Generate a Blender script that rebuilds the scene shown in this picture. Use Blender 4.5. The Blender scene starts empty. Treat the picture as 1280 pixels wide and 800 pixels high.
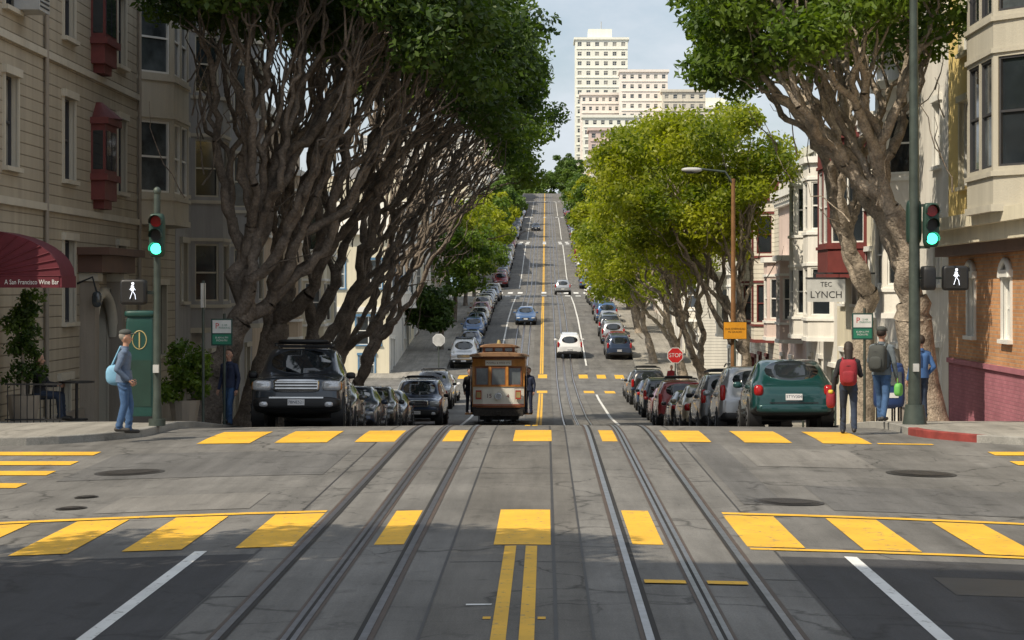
import bpy, math, random, bmesh
import numpy as np
from mathutils import Vector, Matrix
RR=random.Random(7); NR=np.random.RandomState(5)
scene=bpy.context.scene
# ------------------------------------------------ materials
M={}
def nd(nt,t,**k):
    n=nt.nodes.new(t)
    for a,b in k.items():
        if a.startswith('i_'): n.inputs[a[2:].replace('_',' ')].default_value=b
        else: setattr(n,a,b)
    return n
def ramp(nt,src,stops):
    r=nt.nodes.new('ShaderNodeValToRGB'); e=r.color_ramp.elements
    while len(e)<len(stops): e.new(.5)
    for q,(p,c) in zip(e,stops):
        q.position=p; q.color=(c,c,c,1) if not isinstance(c,tuple) else (*c,1)
    nt.links.new(src,r.inputs[0]); return r.outputs[0]
def mul(nt,a,b,f=1.0,bt='MULTIPLY'):
    m=nt.nodes.new('ShaderNodeMix'); m.data_type='RGBA'; m.blend_type=bt
    if isinstance(f,(int,float)): m.inputs[0].default_value=f
    else: nt.links.new(f,m.inputs[0])
    for s,i in ((a,6),(b,7)):
        if isinstance(s,tuple): m.inputs[i].default_value=(*s,1)
        else: nt.links.new(s,m.inputs[i])
    return m.outputs[2]
def base(name):
    m=bpy.data.materials.new(name); m.use_nodes=True; nt=m.node_tree
    M[name]=m; return m,nt,nt.nodes['Principled BSDF'],nt.nodes.new('ShaderNodeTexCoord').outputs['Object']
def noise(nt,co,sc,det=5,rough=.6,scale3=None):
    if scale3:
        mp=nt.nodes.new('ShaderNodeMapping'); mp.inputs['Scale'].default_value=scale3; nt.links.new(co,mp.inputs[0]); co=mp.outputs[0]
    n=nd(nt,'ShaderNodeTexNoise'); n.inputs['Scale'].default_value=sc; n.inputs['Detail'].default_value=det; n.inputs['Roughness'].default_value=rough
    nt.links.new(co,n.inputs['Vector']); return n.outputs[0]
def bump(nt,b,h,st,d=.02):
    n=nt.nodes.new('ShaderNodeBump'); n.inputs['Strength'].default_value=st; n.inputs['Distance'].default_value=d
    nt.links.new(h,n.inputs['Height']); nt.links.new(n.outputs[0],b.inputs['Normal']); return n
def mk(name,col,rough=.7,metal=0,ns=2.5,na=.3,bp=0,bs=30,spec=.5,emit=0,coat=0,alpha=None):
    m,nt,b,co=base(name)
    n=noise(nt,co,ns)
    c=ramp(nt,n,[(.3,1-na),(.7,1.0)])
    nt.links.new(mul(nt,col,c),b.inputs['Base Color'])
    b.inputs['Roughness'].default_value=rough; b.inputs['Metallic'].default_value=metal
    b.inputs['Specular IOR Level'].default_value=spec; b.inputs['Coat Weight'].default_value=coat
    b.inputs['Coat Roughness'].default_value=.05
    if emit:
        b.inputs['Emission Color'].default_value=(*col,1); b.inputs['Emission Strength'].default_value=emit
    if bp: bump(nt,b,noise(nt,co,bs),bp)
    return m
def stained(name,col,rough=.85,streak=.35,lines=None,brick=None):
    m,nt,b,co=base(name)
    c=mul(nt,col,ramp(nt,noise(nt,co,.5,6),[(.3,1-streak*.6),(.7,1.0)]))
    c=mul(nt,c,ramp(nt,noise(nt,co,1.2,5,.7,(1.5,1.5,.12)),[(.35,1-streak),(.62,1.0)]))
    h=noise(nt,co,25,4)
    if lines:
        sx=nt.nodes.new('ShaderNodeSeparateXYZ'); nt.links.new(co,sx.inputs[0])
        d=nd(nt,'ShaderNodeMath',operation='DIVIDE'); nt.links.new(sx.outputs[2],d.inputs[0]); d.inputs[1].default_value=lines
        f=nd(nt,'ShaderNodeMath',operation='FRACT'); nt.links.new(d.outputs[0],f.inputs[0])
        g=ramp(nt,f.outputs[0],[(0,0.0),(.10,1.0)])
        c=mul(nt,c,ramp(nt,f.outputs[0],[(0,.35),(.09,1.0)]))
        h=g
    bump(nt,b,h,.6 if lines else .25,.03)
    nt.links.new(c,b.inputs['Base Color']); b.inputs['Roughness'].default_value=rough
def brickm(name,c1,c2,mort):
    m,nt,b,co=base(name)
    sx=nt.nodes.new('ShaderNodeSeparateXYZ'); nt.links.new(co,sx.inputs[0])
    a=nd(nt,'ShaderNodeMath',operation='ADD'); nt.links.new(sx.outputs[0],a.inputs[0]); nt.links.new(sx.outputs[1],a.inputs[1])
    cb=nt.nodes.new('ShaderNodeCombineXYZ'); nt.links.new(a.outputs[0],cb.inputs[0]); nt.links.new(sx.outputs[2],cb.inputs[1])
    br=nt.nodes.new('ShaderNodeTexBrick'); nt.links.new(cb.outputs[0],br.inputs['Vector'])
    br.inputs['Color1'].default_value=(*c1,1); br.inputs['Color2'].default_value=(*c2,1); br.inputs['Mortar'].default_value=(*mort,1)
    br.inputs['Scale'].default_value=1; br.inputs['Brick Width'].default_value=.24; br.inputs['Row Height'].default_value=.085; br.inputs['Mortar Size'].default_value=.01
    c=mul(nt,br.outputs[0],ramp(nt,noise(nt,co,.8),[(.3,.7),(.7,1.0)]))
    nt.links.new(c,b.inputs['Base Color']); b.inputs['Roughness'].default_value=.9
    iv=nd(nt,'ShaderNodeMath',operation='SUBTRACT'); iv.inputs[0].default_value=1; nt.links.new(br.outputs[1],iv.inputs[1])
    bump(nt,b,iv.outputs[0],.5,.02)
def roadm(name,col,crack=.5,patch=.35,joint=None):
    m,nt,b,co=base(name)
    c=mul(nt,col,ramp(nt,noise(nt,co,.35,8,.65),[(.3,1-patch),(.7,1.1)]))
    c=mul(nt,c,ramp(nt,noise(nt,co,1.6,6,.7,(1.6,.12,1)),[(.3,.66),(.65,1.08)]))
    c=mul(nt,c,ramp(nt,noise(nt,co,70,3,.8),[(.3,.68),(.7,1.25)]))
    c=mul(nt,c,ramp(nt,noise(nt,co,2.3,4,.6),[(.28,.6),(.40,1.0)]))
    if crack:
        ns=nd(nt,'ShaderNodeTexNoise'); ns.inputs['Scale'].default_value=.9; ns.inputs['Detail'].default_value=6; nt.links.new(co,ns.inputs['Vector'])
        va=nd(nt,'ShaderNodeVectorMath',operation='MULTIPLY_ADD'); nt.links.new(ns.outputs['Color'],va.inputs[0]); va.inputs[1].default_value=(1.8,1.8,0); nt.links.new(co,va.inputs[2])
        for sc,wd,k,(lo,hi) in ((.28,.012,crack,(.38,.5)),(.8,.018,crack*.7,(.5,.6))):
            vo=nd(nt,'ShaderNodeTexVoronoi',feature='DISTANCE_TO_EDGE'); vo.inputs['Scale'].default_value=sc; nt.links.new(va.outputs[0],vo.inputs['Vector'])
            cr=ramp(nt,vo.outputs[0],[(0,1-k),(wd,1.0)])
            c=mul(nt,c,cr,ramp(nt,noise(nt,co,.3+sc*.2,2),[(lo,0.0),(hi,1.0)]))
    if joint:
        sx=nt.nodes.new('ShaderNodeSeparateXYZ'); nt.links.new(co,sx.inputs[0])
        for ax in (0,1):
            d=nd(nt,'ShaderNodeMath',operation='DIVIDE'); nt.links.new(sx.outputs[ax],d.inputs[0]); d.inputs[1].default_value=joint
            f=nd(nt,'ShaderNodeMath',operation='FRACT'); nt.links.new(d.outputs[0],f.inputs[0])
            c=mul(nt,c,ramp(nt,f.outputs[0],[(0,.45),(.025,1.0)]))
    nt.links.new(c,b.inputs['Base Color']); b.inputs['Roughness'].default_value=.82; b.inputs['Specular IOR Level'].default_value=.35
    bump(nt,b,noise(nt,co,60,3,.8),.35,.01)
def paintm(name,col,wear=.5):
    m,nt,b,co=base(name)
    c=mul(nt,col,ramp(nt,noise(nt,co,1.2,6),[(.3,.75),(.7,1.0)]))
    f=ramp(nt,noise(nt,co,9,9,.75),[(wear-.12,0.0),(wear-.02,1.0)])
    c=mul(nt,(.15,.14,.11),c,f,'MIX')
    nt.links.new(c,b.inputs['Base Color']); b.inputs['Roughness'].default_value=.7
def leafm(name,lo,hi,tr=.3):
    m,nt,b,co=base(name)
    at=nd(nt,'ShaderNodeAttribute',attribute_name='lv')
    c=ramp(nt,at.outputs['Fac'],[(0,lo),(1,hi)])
    nt.links.new(c,b.inputs['Base Color']); b.inputs['Roughness'].default_value=.5; b.inputs['Specular IOR Level'].default_value=.35
    t=nt.nodes.new('ShaderNodeBsdfTranslucent'); nt.links.new(mul(nt,c,(1.6,1.7,.5)),t.inputs[0])
    mx=nt.nodes.new('ShaderNodeMixShader'); mx.inputs[0].default_value=tr
    nt.links.new(b.outputs[0],mx.inputs[1]); nt.links.new(t.outputs[0],mx.inputs[2]); nt.links.new(mx.outputs[0],nt.nodes['Material Output'].inputs[0])
def barkm(name,col):
    m,nt,b,co=base(name)
    c=mul(nt,col,ramp(nt,noise(nt,co,2.6,6,.75),[(.34,.38),(.62,1.15)]))
    c=mul(nt,c,ramp(nt,noise(nt,co,20,5,.7),[(.3,.5),(.65,1.1)]))
    nt.links.new(c,b.inputs['Base Color']); b.inputs['Roughness'].default_value=.9
    bump(nt,b,noise(nt,co,14,6),.9,.07)
roadm('road',(.185,.178,.165),.65,.42); roadm('bed',(.195,.188,.174),.6,.38); roadm('center',(.165,.155,.138),.6)
roadm('road_patch',(.135,.132,.127),.5,.25); roadm('road_patch2',(.215,.205,.187),.5,.25)
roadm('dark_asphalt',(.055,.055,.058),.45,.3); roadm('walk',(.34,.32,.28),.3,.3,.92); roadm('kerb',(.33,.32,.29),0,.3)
roadm('ground',(.14,.13,.11),0)
paintm('yellow',(.80,.45,.03),.46); paintm('white_line',(.74,.74,.71),.46); mk('redkerb',(.30,.05,.04),.8,0,4,.5)
mk('steel',(.40,.40,.43),.30,.85,6,.45); mk('groove',(.02,.019,.018),.9); mk('rust',(.095,.07,.055),.7,.2)
mk('tar',(.04,.038,.036),.6); mk('iron',(.07,.062,.055),.6,.5,20,.6,.5,60)
stained('rustic',(.44,.38,.285),.85,.2,.235); stained('trim_beige',(.55,.50,.40),.8,.15); stained('base_stone',(.35,.30,.24),.85,.3)
stained('cream',(.72,.66,.50),.8,.15); stained('yellow_wall',(.82,.62,.24),.8,.12); stained('greige',(.47,.44,.36),.8,.15)
stained('white_wall',(.80,.77,.70),.8,.18); stained('pink_wall',(.70,.56,.50),.8,.15); stained('blue_wall',(.33,.45,.58),.8,.15)
stained('grey_wall',(.36,.35,.34),.8,.2); stained('tan_wall',(.55,.44,.32),.8,.2); stained('brown_wall',(.22,.17,.13),.8,.25,.2)
stained('offwhite',(.74,.69,.58),.8,.18,.2); stained('pink_base',(.42,.16,.20),.8,.2); stained('tower_wall',(.86,.86,.76),.8,.1); stained('tower_pink',(.86,.79,.72),.8,.1)
brickm('brick',(.56,.25,.10),(.68,.36,.16),(.45,.35,.26)); brickm('brick_pink',(.38,.13,.17),(.45,.17,.21),(.32,.13,.16))
mk('white_trim',(.80,.79,.74),.6,0,2,.15); mk('dark_trim',(.05,.05,.055),.6); mk('maroon',(.17,.035,.03),.6,0,3,.3); mk('roof',(.09,.085,.08),.9)
mk('brown_wood',(.12,.06,.04),.6); mk('blue_trim',(.10,.22,.36),.6); mk('garage',(.35,.31,.27),.7)
mk('glass',(.03,.038,.045),.06,0,.6,.6,.02,2,1.0); mk('glass_b',(.12,.14,.15),.12,0,1.4,.75,0,2,.8); mk('curtain',(.40,.38,.33),.25,0,3,.5,0,2,.9)
mk('carglass',(.02,.025,.03),.03,0,1,.3,0,2,1.0); mk('tyre',(.018,.018,.018),.85); mk('rim',(.45,.45,.46),.3,.8); mk('chrome',(.6,.6,.6),.15,1)
mk('black',(.012,.012,.013),.5); mk('plate',(.75,.75,.75),.5); mk('headlamp',(.65,.67,.70),.08,.3,30,.4,0,2,1); mk('taillamp',(.42,.012,.012),.15,0,20,.4); mk('amber',(.6,.22,.02),.2)
mk('lit_green',(.06,1,.55),.4,0,2,.05,emit=4); mk('lit_white',(.85,.9,1),.4,0,2,.05,emit=1.6); mk('red_lens',(.35,.01,.01),.25); mk('lit_red',(.8,.04,.02),.4,0,2,.05,emit=.7)
mk('signal_green',(.02,.055,.04),.5,.2); mk('pole',(.075,.095,.08),.55,.4,4,.4); mk('pole_rust',(.30,.15,.06),.7,.2,4,.4)
mk('kiosk',(.012,.06,.05),.4,0,2,.25); mk('gold',(.45,.36,.15),.5); mk('sign_white',(.75,.76,.74),.5); mk('sign_green',(.02,.20,.12),.5); mk('sign_red',(.60,.02,.02),.5); mk('sign_orange',(.82,.36,.02),.5)
mk('awning',(.12,.010,.020),.75,0,4,.3); mk('navy',(.02,.03,.07),.8); mk('jeans',(.055,.12,.25),.9,0,9,.4,.3,60); mk('jeans_dark',(.03,.045,.08),.9,0,9,.4)
mk('jacket_grey',(.12,.17,.26),.85,0,7,.35,.4,20); mk('jacket_black',(.022,.022,.027),.85,0,7,.35,.4,20); mk('shirt_grey',(.15,.18,.20),.9,0,7,.35,.4,20); mk('red_cloth',(.30,.02,.03),.8,0,7,.35); mk('skin',(.46,.26,.18),.6,0,9,.12)
mk('hair',(.025,.015,.01),.7); mk('hair_grey',(.25,.23,.2),.8); mk('shoe',(.05,.045,.04),.7); mk('boot',(.02,.018,.018),.6); mk('bag_blue',(.20,.42,.60),.7,0,8,.25); mk('blue_cloth',(.05,.13,.32),.85); mk('pack_grey',(.06,.065,.06),.85); mk('yellow_plastic',(.7,.5,.05),.5); mk('bag_green',(.15,.5,.1),.6)
mk('cc_cream',(.86,.84,.76),.4,0,3,.10); mk('cc_wood',(.62,.27,.06),.35,0,5,.35); mk('cc_brown',(.28,.10,.04),.45,0,3,.3); mk('cc_roof',(.30,.17,.09),.7,0,2,.35); mk('cc_red',(.45,.06,.03),.4)
mk('mail_blue',(.02,.05,.16),.4); mk('lamp_grey',(.5,.5,.48),.5)
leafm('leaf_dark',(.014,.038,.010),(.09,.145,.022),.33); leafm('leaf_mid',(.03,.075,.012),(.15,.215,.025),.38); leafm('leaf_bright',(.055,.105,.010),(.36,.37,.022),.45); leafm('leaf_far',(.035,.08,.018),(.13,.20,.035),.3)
barkm('bark',(.25,.205,.165)); barkm('bark_light',(.46,.385,.30))
for n,c,mt in (('p_dark',(.035,.045,.06),.4),('p_navy',(.03,.05,.10),.3),('p_silver',(.42,.43,.44),.6),('p_grey',(.13,.135,.14),.5),('p_white',(.75,.75,.74),0),('p_green',(.006,.050,.048),.3),('p_red',(.22,.012,.015),.2),('p_black',(.012,.012,.014),.2),('p_blue',(.05,.12,.27),.3),('p_tan',(.36,.31,.22),.4)):
    mk(n,c,.28,mt,1.5,.10,coat=.9)
# ------------------------------------------------ mesh builder
class MB:
    def __init__(s): s.v=[];s.f=[];s.m=[];s.s=[]
    def add(s,vs,fs,mat,sm=False):
        o=len(s.v); s.v.extend([tuple(map(float,q)) for q in vs]); s.f.extend([tuple(i+o for i in f) for f in fs]); s.m+=[mat]*len(fs); s.s+=[sm]*len(fs)
    def quad(s,a,b,c,d,mat): s.add([a,b,c,d],[(0,1,2,3)],mat)
    def hexa(s,p,mat): s.add(p,[(0,1,2,3),(7,6,5,4),(0,4,5,1),(1,5,6,2),(2,6,7,3),(3,7,4,0)],mat)
    def box(s,x0,x1,y0,y1,z0,z1,mat): s.hexa([(x0,y0,z0),(x1,y0,z0),(x1,y1,z0),(x0,y1,z0),(x0,y0,z1),(x1,y0,z1),(x1,y1,z1),(x0,y1,z1)],mat)
    def tube(s,pts,rad,mat,n=8,cap=True,sm=True,fl=1.0):
        P=[np.array(p,float) for p in pts]; vs=[];fs=[]
        up=np.array((0,0,1.)); prev=None
        for i,p in enumerate(P):
            t=P[min(i+1,len(P)-1)]-P[max(i-1,0)]; t=t/(np.linalg.norm(t)+1e-9)
            if prev is None:
                a=np.cross(t,up); 
                if np.linalg.norm(a)<.1: a=np.cross(t,(0,1.,0))
            else: a=prev-t*np.dot(prev,t)
            a/=np.linalg.norm(a)+1e-9; prev=a; b=np.cross(t,a)
            for k in range(n):
                th=2*math.pi*k/n; vs.append(p+(a*math.cos(th)+b*math.sin(th)*fl)*rad[i])
        for i in range(len(P)-1):
            for k in range(n): fs.append((i*n+k,i*n+(k+1)%n,(i+1)*n+(k+1)%n,(i+1)*n+k))
        s.add(vs,fs,mat,sm)
        if cap:
            s.add(vs[:n],[tuple(range(n))],mat); s.add(vs[-n:],[tuple(range(n))],mat)
    def cyl(s,a,b,r,mat,n=12,r2=None): s.tube([a,b],[r,r if r2 is None else r2],mat,n)
    def sell(s,c,r,mat,e=1.0,nu=14,nv=9):
        f=lambda w:math.copysign(abs(w)**e,w); vs=[];fs=[]
        for j in range(nv+1):
            ph=-math.pi/2+math.pi*j/nv
            for i in range(nu):
                th=2*math.pi*i/nu
                vs.append((c[0]+r[0]*f(math.cos(ph))*f(math.cos(th)),c[1]+r[1]*f(math.cos(ph))*f(math.sin(th)),c[2]+r[2]*f(math.sin(ph))))
        for j in range(nv):
            for i in range(nu): fs.append((j*nu+i,j*nu+(i+1)%nu,(j+1)*nu+(i+1)%nu,(j+1)*nu+i))
        s.add(vs,fs,mat,True)
    def text(s,t,size,o,ux,uz,mat,al='CENTER',wid=1.0):
        cu=bpy.data.curves.new('t','FONT'); cu.body=t; cu.size=size; cu.align_x=al; cu.align_y='CENTER'; cu.resolution_u=3
        ob=bpy.data.objects.new('t',cu); scene.collection.objects.link(ob); dg=bpy.context.evaluated_depsgraph_get()
        me=bpy.data.meshes.new_from_object(ob.evaluated_get(dg)); o=np.array(o,float); ux=np.array(ux,float); uz=np.array(uz,float)
        s.add([o+ux*v.co.x*wid+uz*v.co.y for v in me.vertices],[tuple(p.vertices) for p in me.polygons],mat)
        bpy.data.objects.remove(ob); bpy.data.meshes.remove(me)
    def mesh(s,name):
        me=bpy.data.meshes.new(name); me.from_pydata(s.v,[],s.f)
        names=sorted(set(s.m)); 
        for n in names: me.materials.append(M.get(n))
        ix={n:i for i,n in enumerate(names)}
        me.polygons.foreach_set('material_index',[ix[q] for q in s.m]); me.polygons.foreach_set('use_smooth',s.s); me.update()
        me['slots']=names; return me
    def obj(s,name,loc=None):
        ob=bpy.data.objects.new(name,s.mesh(name)); scene.collection.objects.link(ob)
        if loc: ob.location=loc
        return ob
# ------------------------------------------------ terrain profile
PR=[(-200,0),(37.8,0),(41,-.10),(45,-.42),(50,-.82),(60,-1.58),(70,-2.18),(80,-2.68),(95,-3.15),(115,-3.4),(126,-3.4),(141,-3.38),(150,-2.9),(170,-1.5),(190,-.1),(215,1.0),(246,1.9),(260,2.0),(300,4.8),(330,7.6),(365,10.5),(379,10.8),(430,15),(484,19),(498,19.2),(560,24),(603,27.4),(617,27.8),(700,34),(722,34.6),(800,32),(3000,10)]
YN=np.concatenate([np.arange(-60,146,1.0),np.arange(150,801,5.0),np.array([900,1200,2000,3000.])])
_e=lambda y:np.interp(y,[p[0] for p in PR],[p[1] for p in PR])
EN=np.array([np.mean([_e(y+d) for d in (-1.5,-.75,0,.75,1.5)]) for y in YN])
def E(y): return float(np.interp(y,YN,EN))
XL,XR,XC=-6.84,6.3,-.27
XN=np.array([XL,-5.6,-4.4,-3.3,-2.3,-1.3,XC,.8,1.8,2.8,3.9,5.1,XR]); CN=-(np.abs(XN-XC)/6.57)**1.7
def cy(y): return float(np.interp(y,[24,36],[.20,.05]))
def H(x,y): return E(y)+cy(y)*float(np.interp(x,XN,CN))
INT=[(19.8,34.6),(126,141),(246,260),(365,379),(484,498),(603,617)]
BL,BR=-10.5,10.3
def strip(mb,x0,x1,y0,y1,off,mat,skew=0):
    ys=[y0]+[y for y in YN if y0<y<y1]+[y1]; xs=[x0]+[x for x in XN if x0<x<x1]+[x1]
    vs=[(x,y,H(x,y)+off) for y in ys for x in xs]; n=len(xs)
    mb.add(vs,[(j*n+i,j*n+i+1,(j+1)*n+i+1,(j+1)*n+i) for j in range(len(ys)-1) for i in range(n-1)],mat)
g=MB(); xs=[-2500,-600,-120,-40,-8,0,8,40,120,600,2500]; ys=[-300]+list(YN)
def gz(x,y):
    z=E(y)-.35
    if abs(x)>40: z-=min(60,(abs(x)-40)*.03)
    return z
g.add([(x,y,gz(x,y)) for y in ys for x in xs],[(j*11+i,j*11+i+1,(j+1)*11+i+1,(j+1)*11+i) for j in range(len(ys)-1) for i in range(10)],'ground'); g.obj('ground')
r=MB(); strip(r,XL,XR,-60,760,0,'road')
for a,b in INT:
    for s,xe in ((-1,XL),(1,XR)):
        ys=[a-.2]+[y for y in YN if a-.2<y<b+.2]+[b+.2]; X=[xe,xe+s*3,xe+s*10,xe+s*60]
        r.add([(x,y,H(xe,y)-0.0005*k) for y in ys for k,x in enumerate(X)],[(j*4+i,j*4+i+1,(j+1)*4+i+1,(j+1)*4+i) for j in range(len(ys)-1) for i in range(3)],'road')
        for q0,q1 in ((b,b+3.2),(a-3.2,a)):
            ys=[q0+.2*(q0==b)]+[y for y in YN if q0+.2<y<q1-.2]+[q1-.2*(q1==a)]
            r.add([(x,y,H(xe,y)-.0005*k) for y in ys for k,x in enumerate((xe,xe+s*3))],[(j*2,j*2+1,(j+1)*2+1,(j+1)*2) for j in range(len(ys)-1)],'road')
strip(r,-6.6,-3.0,29.0,33.2,.005,'road_patch'); strip(r,3.3,6.2,24.6,27.6,.005,'road_patch'); strip(r,3.0,4.7,30.4,33.6,.005,'road_patch2'); strip(r,-5.2,-3.4,24.7,26.6,.005,'road_patch2'); strip(r,2.3,2.8,25,34.5,.005,'road_patch')
strip(r,-3.2,-2.8,42,70,.005,'road_patch'); strip(r,2.3,3.0,148,186,.005,'road_patch'); strip(r,-5.2,-3.0,165,182,.005,'road_patch'); strip(r,-4.6,-3.4,200,240,.005,'road_patch2')
r.obj('road')
sw=MB(); RC=2.8
def xk(s,y,a,b):
    xe=XL if s<0 else XR; t=min(y-a,b-y)
    if t<RC: return xe+s*(RC-math.sqrt(max(0,RC*RC-(RC-t)**2)))
    return xe
blocks=[(-60,19.8)]+[(INT[i][1],INT[i+1][0]) for i in range(len(INT)-1)]+[(617,760)]
def SZ(s,y): return H(XL if s<0 else XR,y)+.13
for a,b in blocks:
    ys=sorted(set([a,b]+[a+.28*k for k in range(11)]+[b-.28*k for k in range(11)]+[y for y in YN if a+3<y<b-3]))
    for s in (-1,1):
        rows=[]
        for y in ys:
            k=xk(s,y,a,b); z=SZ(s,y); rows.append([(k,y,z-.3),(k,y,z-.012),(k+s*.012,y,z),(k+s*.17,y,z),(k+s*.171,y,z),(s*13.5,y,z),(s*45,y,z)])
        for j in range(len(ys)-1):
            red=s>0 and 35.3<ys[j]<37.2
            for i in range(6):
                m='kerb' if i<4 else 'walk'
                if red and i<3: m='redkerb'
                sw.quad(rows[j][i],rows[j][i+1],rows[j+1][i+1],rows[j+1][i],m)
        for y in (a,b):
            k=xk(s,y,a,b); z=SZ(s,y); sw.quad((k,y,z-.3),(s*45,y,z-.3),(s*45,y,z),(k,y,z),'kerb')
sw.obj('pavement')
tr=MB(); TC=(-1.81,1.27)
for tc in TC:
    for (u,v) in ((tc-.92,tc-.60),(tc-.47,tc-.07),(tc+.07,tc+.47),(tc+.60,tc+.92)): strip(tr,u,v,-60,760,.004,'bed')
strip(tr,TC[0]+.92,TC[1]-.92,-60,760,.004,'center')
for x in (TC[0]-.94,TC[0]+.90,TC[1]-.94,TC[1]+.90): strip(tr,x,x+.022,-60,120,.007,'tar')
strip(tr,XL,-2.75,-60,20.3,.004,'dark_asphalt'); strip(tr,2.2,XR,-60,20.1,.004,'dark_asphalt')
strip(tr,3.4,5.6,17.8,18.9,.007,'tar'); strip(tr,.06,.09,5,40,.007,'tar')
for yy in (11.2,17.4,26.8,31.9): strip(tr,TC[0]-.92,TC[0]-.6,yy,yy+.03,.007,'tar'); strip(tr,TC[1]+.6,TC[1]+.92,yy+1,yy+1.03,.007,'tar'); strip(tr,TC[0]+.94,TC[1]-.96,yy+2,yy+2.025,.0065,'tar')
tr.obj('cable_car_track_bed')
rl=MB()
for tc in TC:
    for sx,inn in ((-.53,1),(.53,-1)):
        x=tc+sx
        strip(rl,x-.07,x+.07,-60,760,.009,'rust'); strip(rl,x-.032,x+.026,-60,760,.014,'steel')
        gx=x+inn*.048; strip(rl,gx-.02,gx+.02,-60,400,.012,'groove')
    strip(rl,tc-.085,tc+.085,-60,760,.009,'rust'); strip(rl,tc-.055,tc-.014,-60,760,.014,'steel'); strip(rl,tc+.014,tc+.055,-60,760,.014,'steel'); strip(rl,tc-.012,tc+.012,-60,400,.012,'groove')
rl.obj('tram_rails')
mk_=MB(); Y='yellow'
strip(mk_,-.5,.05,20.7,24,.008,Y); strip(mk_,-.39,-.28,-20,20.6,.008,Y); strip(mk_,-.19,-.08,-20,20.6,.008,Y)
for x,w in ((-3.0,.55),(-4.1,.58),(-5.2,.58),(-6.3,.58)): strip(mk_,max(x,XL),x+w,20.8,23.9,.008,Y)
for x in (1.95,3.08,4.25,5.4): strip(mk_,x,x+.56,20.8,23.7,.008,Y)
strip(mk_,-1.66,-1.37,20.8,24,.008,Y); strip(mk_,.84,1.14,20.8,24,.008,Y)
strip(mk_,1.96,XR,23.8,24.0,.009,Y); strip(mk_,XL,-2.45,24.0,24.2,.009,Y); strip(mk_,1.96,XR,20.55,20.7,.009,Y)
for a,b in ((-5.66,-4.8),(-4.4,-3.55),(-3.1,-2.45),(-1.68,-1.36),(-.53,.1),(.92,1.17),(2.0,2.69),(3.23,4.0),(4.5,5.3)): strip(mk_,a,b,34.9,37.9,.008,Y)
strip(mk_,5.4,XR,34.9,35.1,.008,Y); strip(mk_,.83,1.18,18.0,18.2,.016,Y); strip(mk_,1.36,1.7,18.0,18.2,.016,Y)
for a,b in ((-.47,-.41),(-.06,0)): strip(mk_,a,b,16.0,16.12,.009,Y)
strip(mk_,-.62,-.42,16.7,16.78,.010,'white_line')
strip(mk_,-3.36,-3.24,-20,20.6,.008,'white_line'); strip(mk_,2.8,2.92,-20,20.2,.008,'white_line')
for s,xe in ((-1,XL),(1,XR)):
    for y in (33.0,31.4,29.9,28.2,26.6,25.0):
        z=lambda q:H(xe,q)+.009
        x0,x1=(xe-.1,xe-3.6) if s<0 else (xe+.6,xe+3.8)
        mk_.quad((x0,y,z(y)),(x1,y,z(y)),(x1,y+.62,z(y+.62)),(x0,y+.62,z(y+.62)),Y)
prev=40
for a,b in INT[1:]:
    for o in (-.12,.02): strip(mk_,XC+o,XC+o+.10,prev,a-4,.008,Y)
    for x in (-3.36,2.8): strip(mk_,x,x+.12,prev+6,a-5,.008,'white_line')
    for x in (-5.8,-4.6,-3.4,.0-.5,2.2,3.4,4.6):
        strip(mk_,x,x+.6,a-3.4,a-.6,.008,Y if a<200 else 'white_line'); strip(mk_,x,x+.6,b+.6,b+3.4,.008,Y if a<200 else 'white_line')
    prev=b+4
for o in (-.12,.02): strip(mk_,XC+o,XC+o+.10,prev,730,.008,Y)
mk_.obj('road_markings')
for x,y,rd in ((-5.8,30,.42),(2.87,25.4,.36),(5.2,29.8,.42),(-5.6,25.4,.16),(-5.7,26.7,.13),(-4.3,44,.4)):
    m=MB(); z=H(x,y); n=28
    sl=lambda X,Y_:H(min(max(X,XL),XR),Y_)
    for k_,(rr_,of,mm_) in enumerate(((rd*1.16,.010,'tar'),(rd,.014,'iron'),(rd*.86,.017,'tar'),(rd*.82,.020,'iron'))):
        m.add([(x+rr_*math.cos(t),y+rr_*math.sin(t),sl(x+rr_*math.cos(t),y+rr_*math.sin(t))+of) for t in np.linspace(0,2*math.pi,n,False)],[tuple(range(n))],mm_)
    m.obj('manhole_cover')
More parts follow.
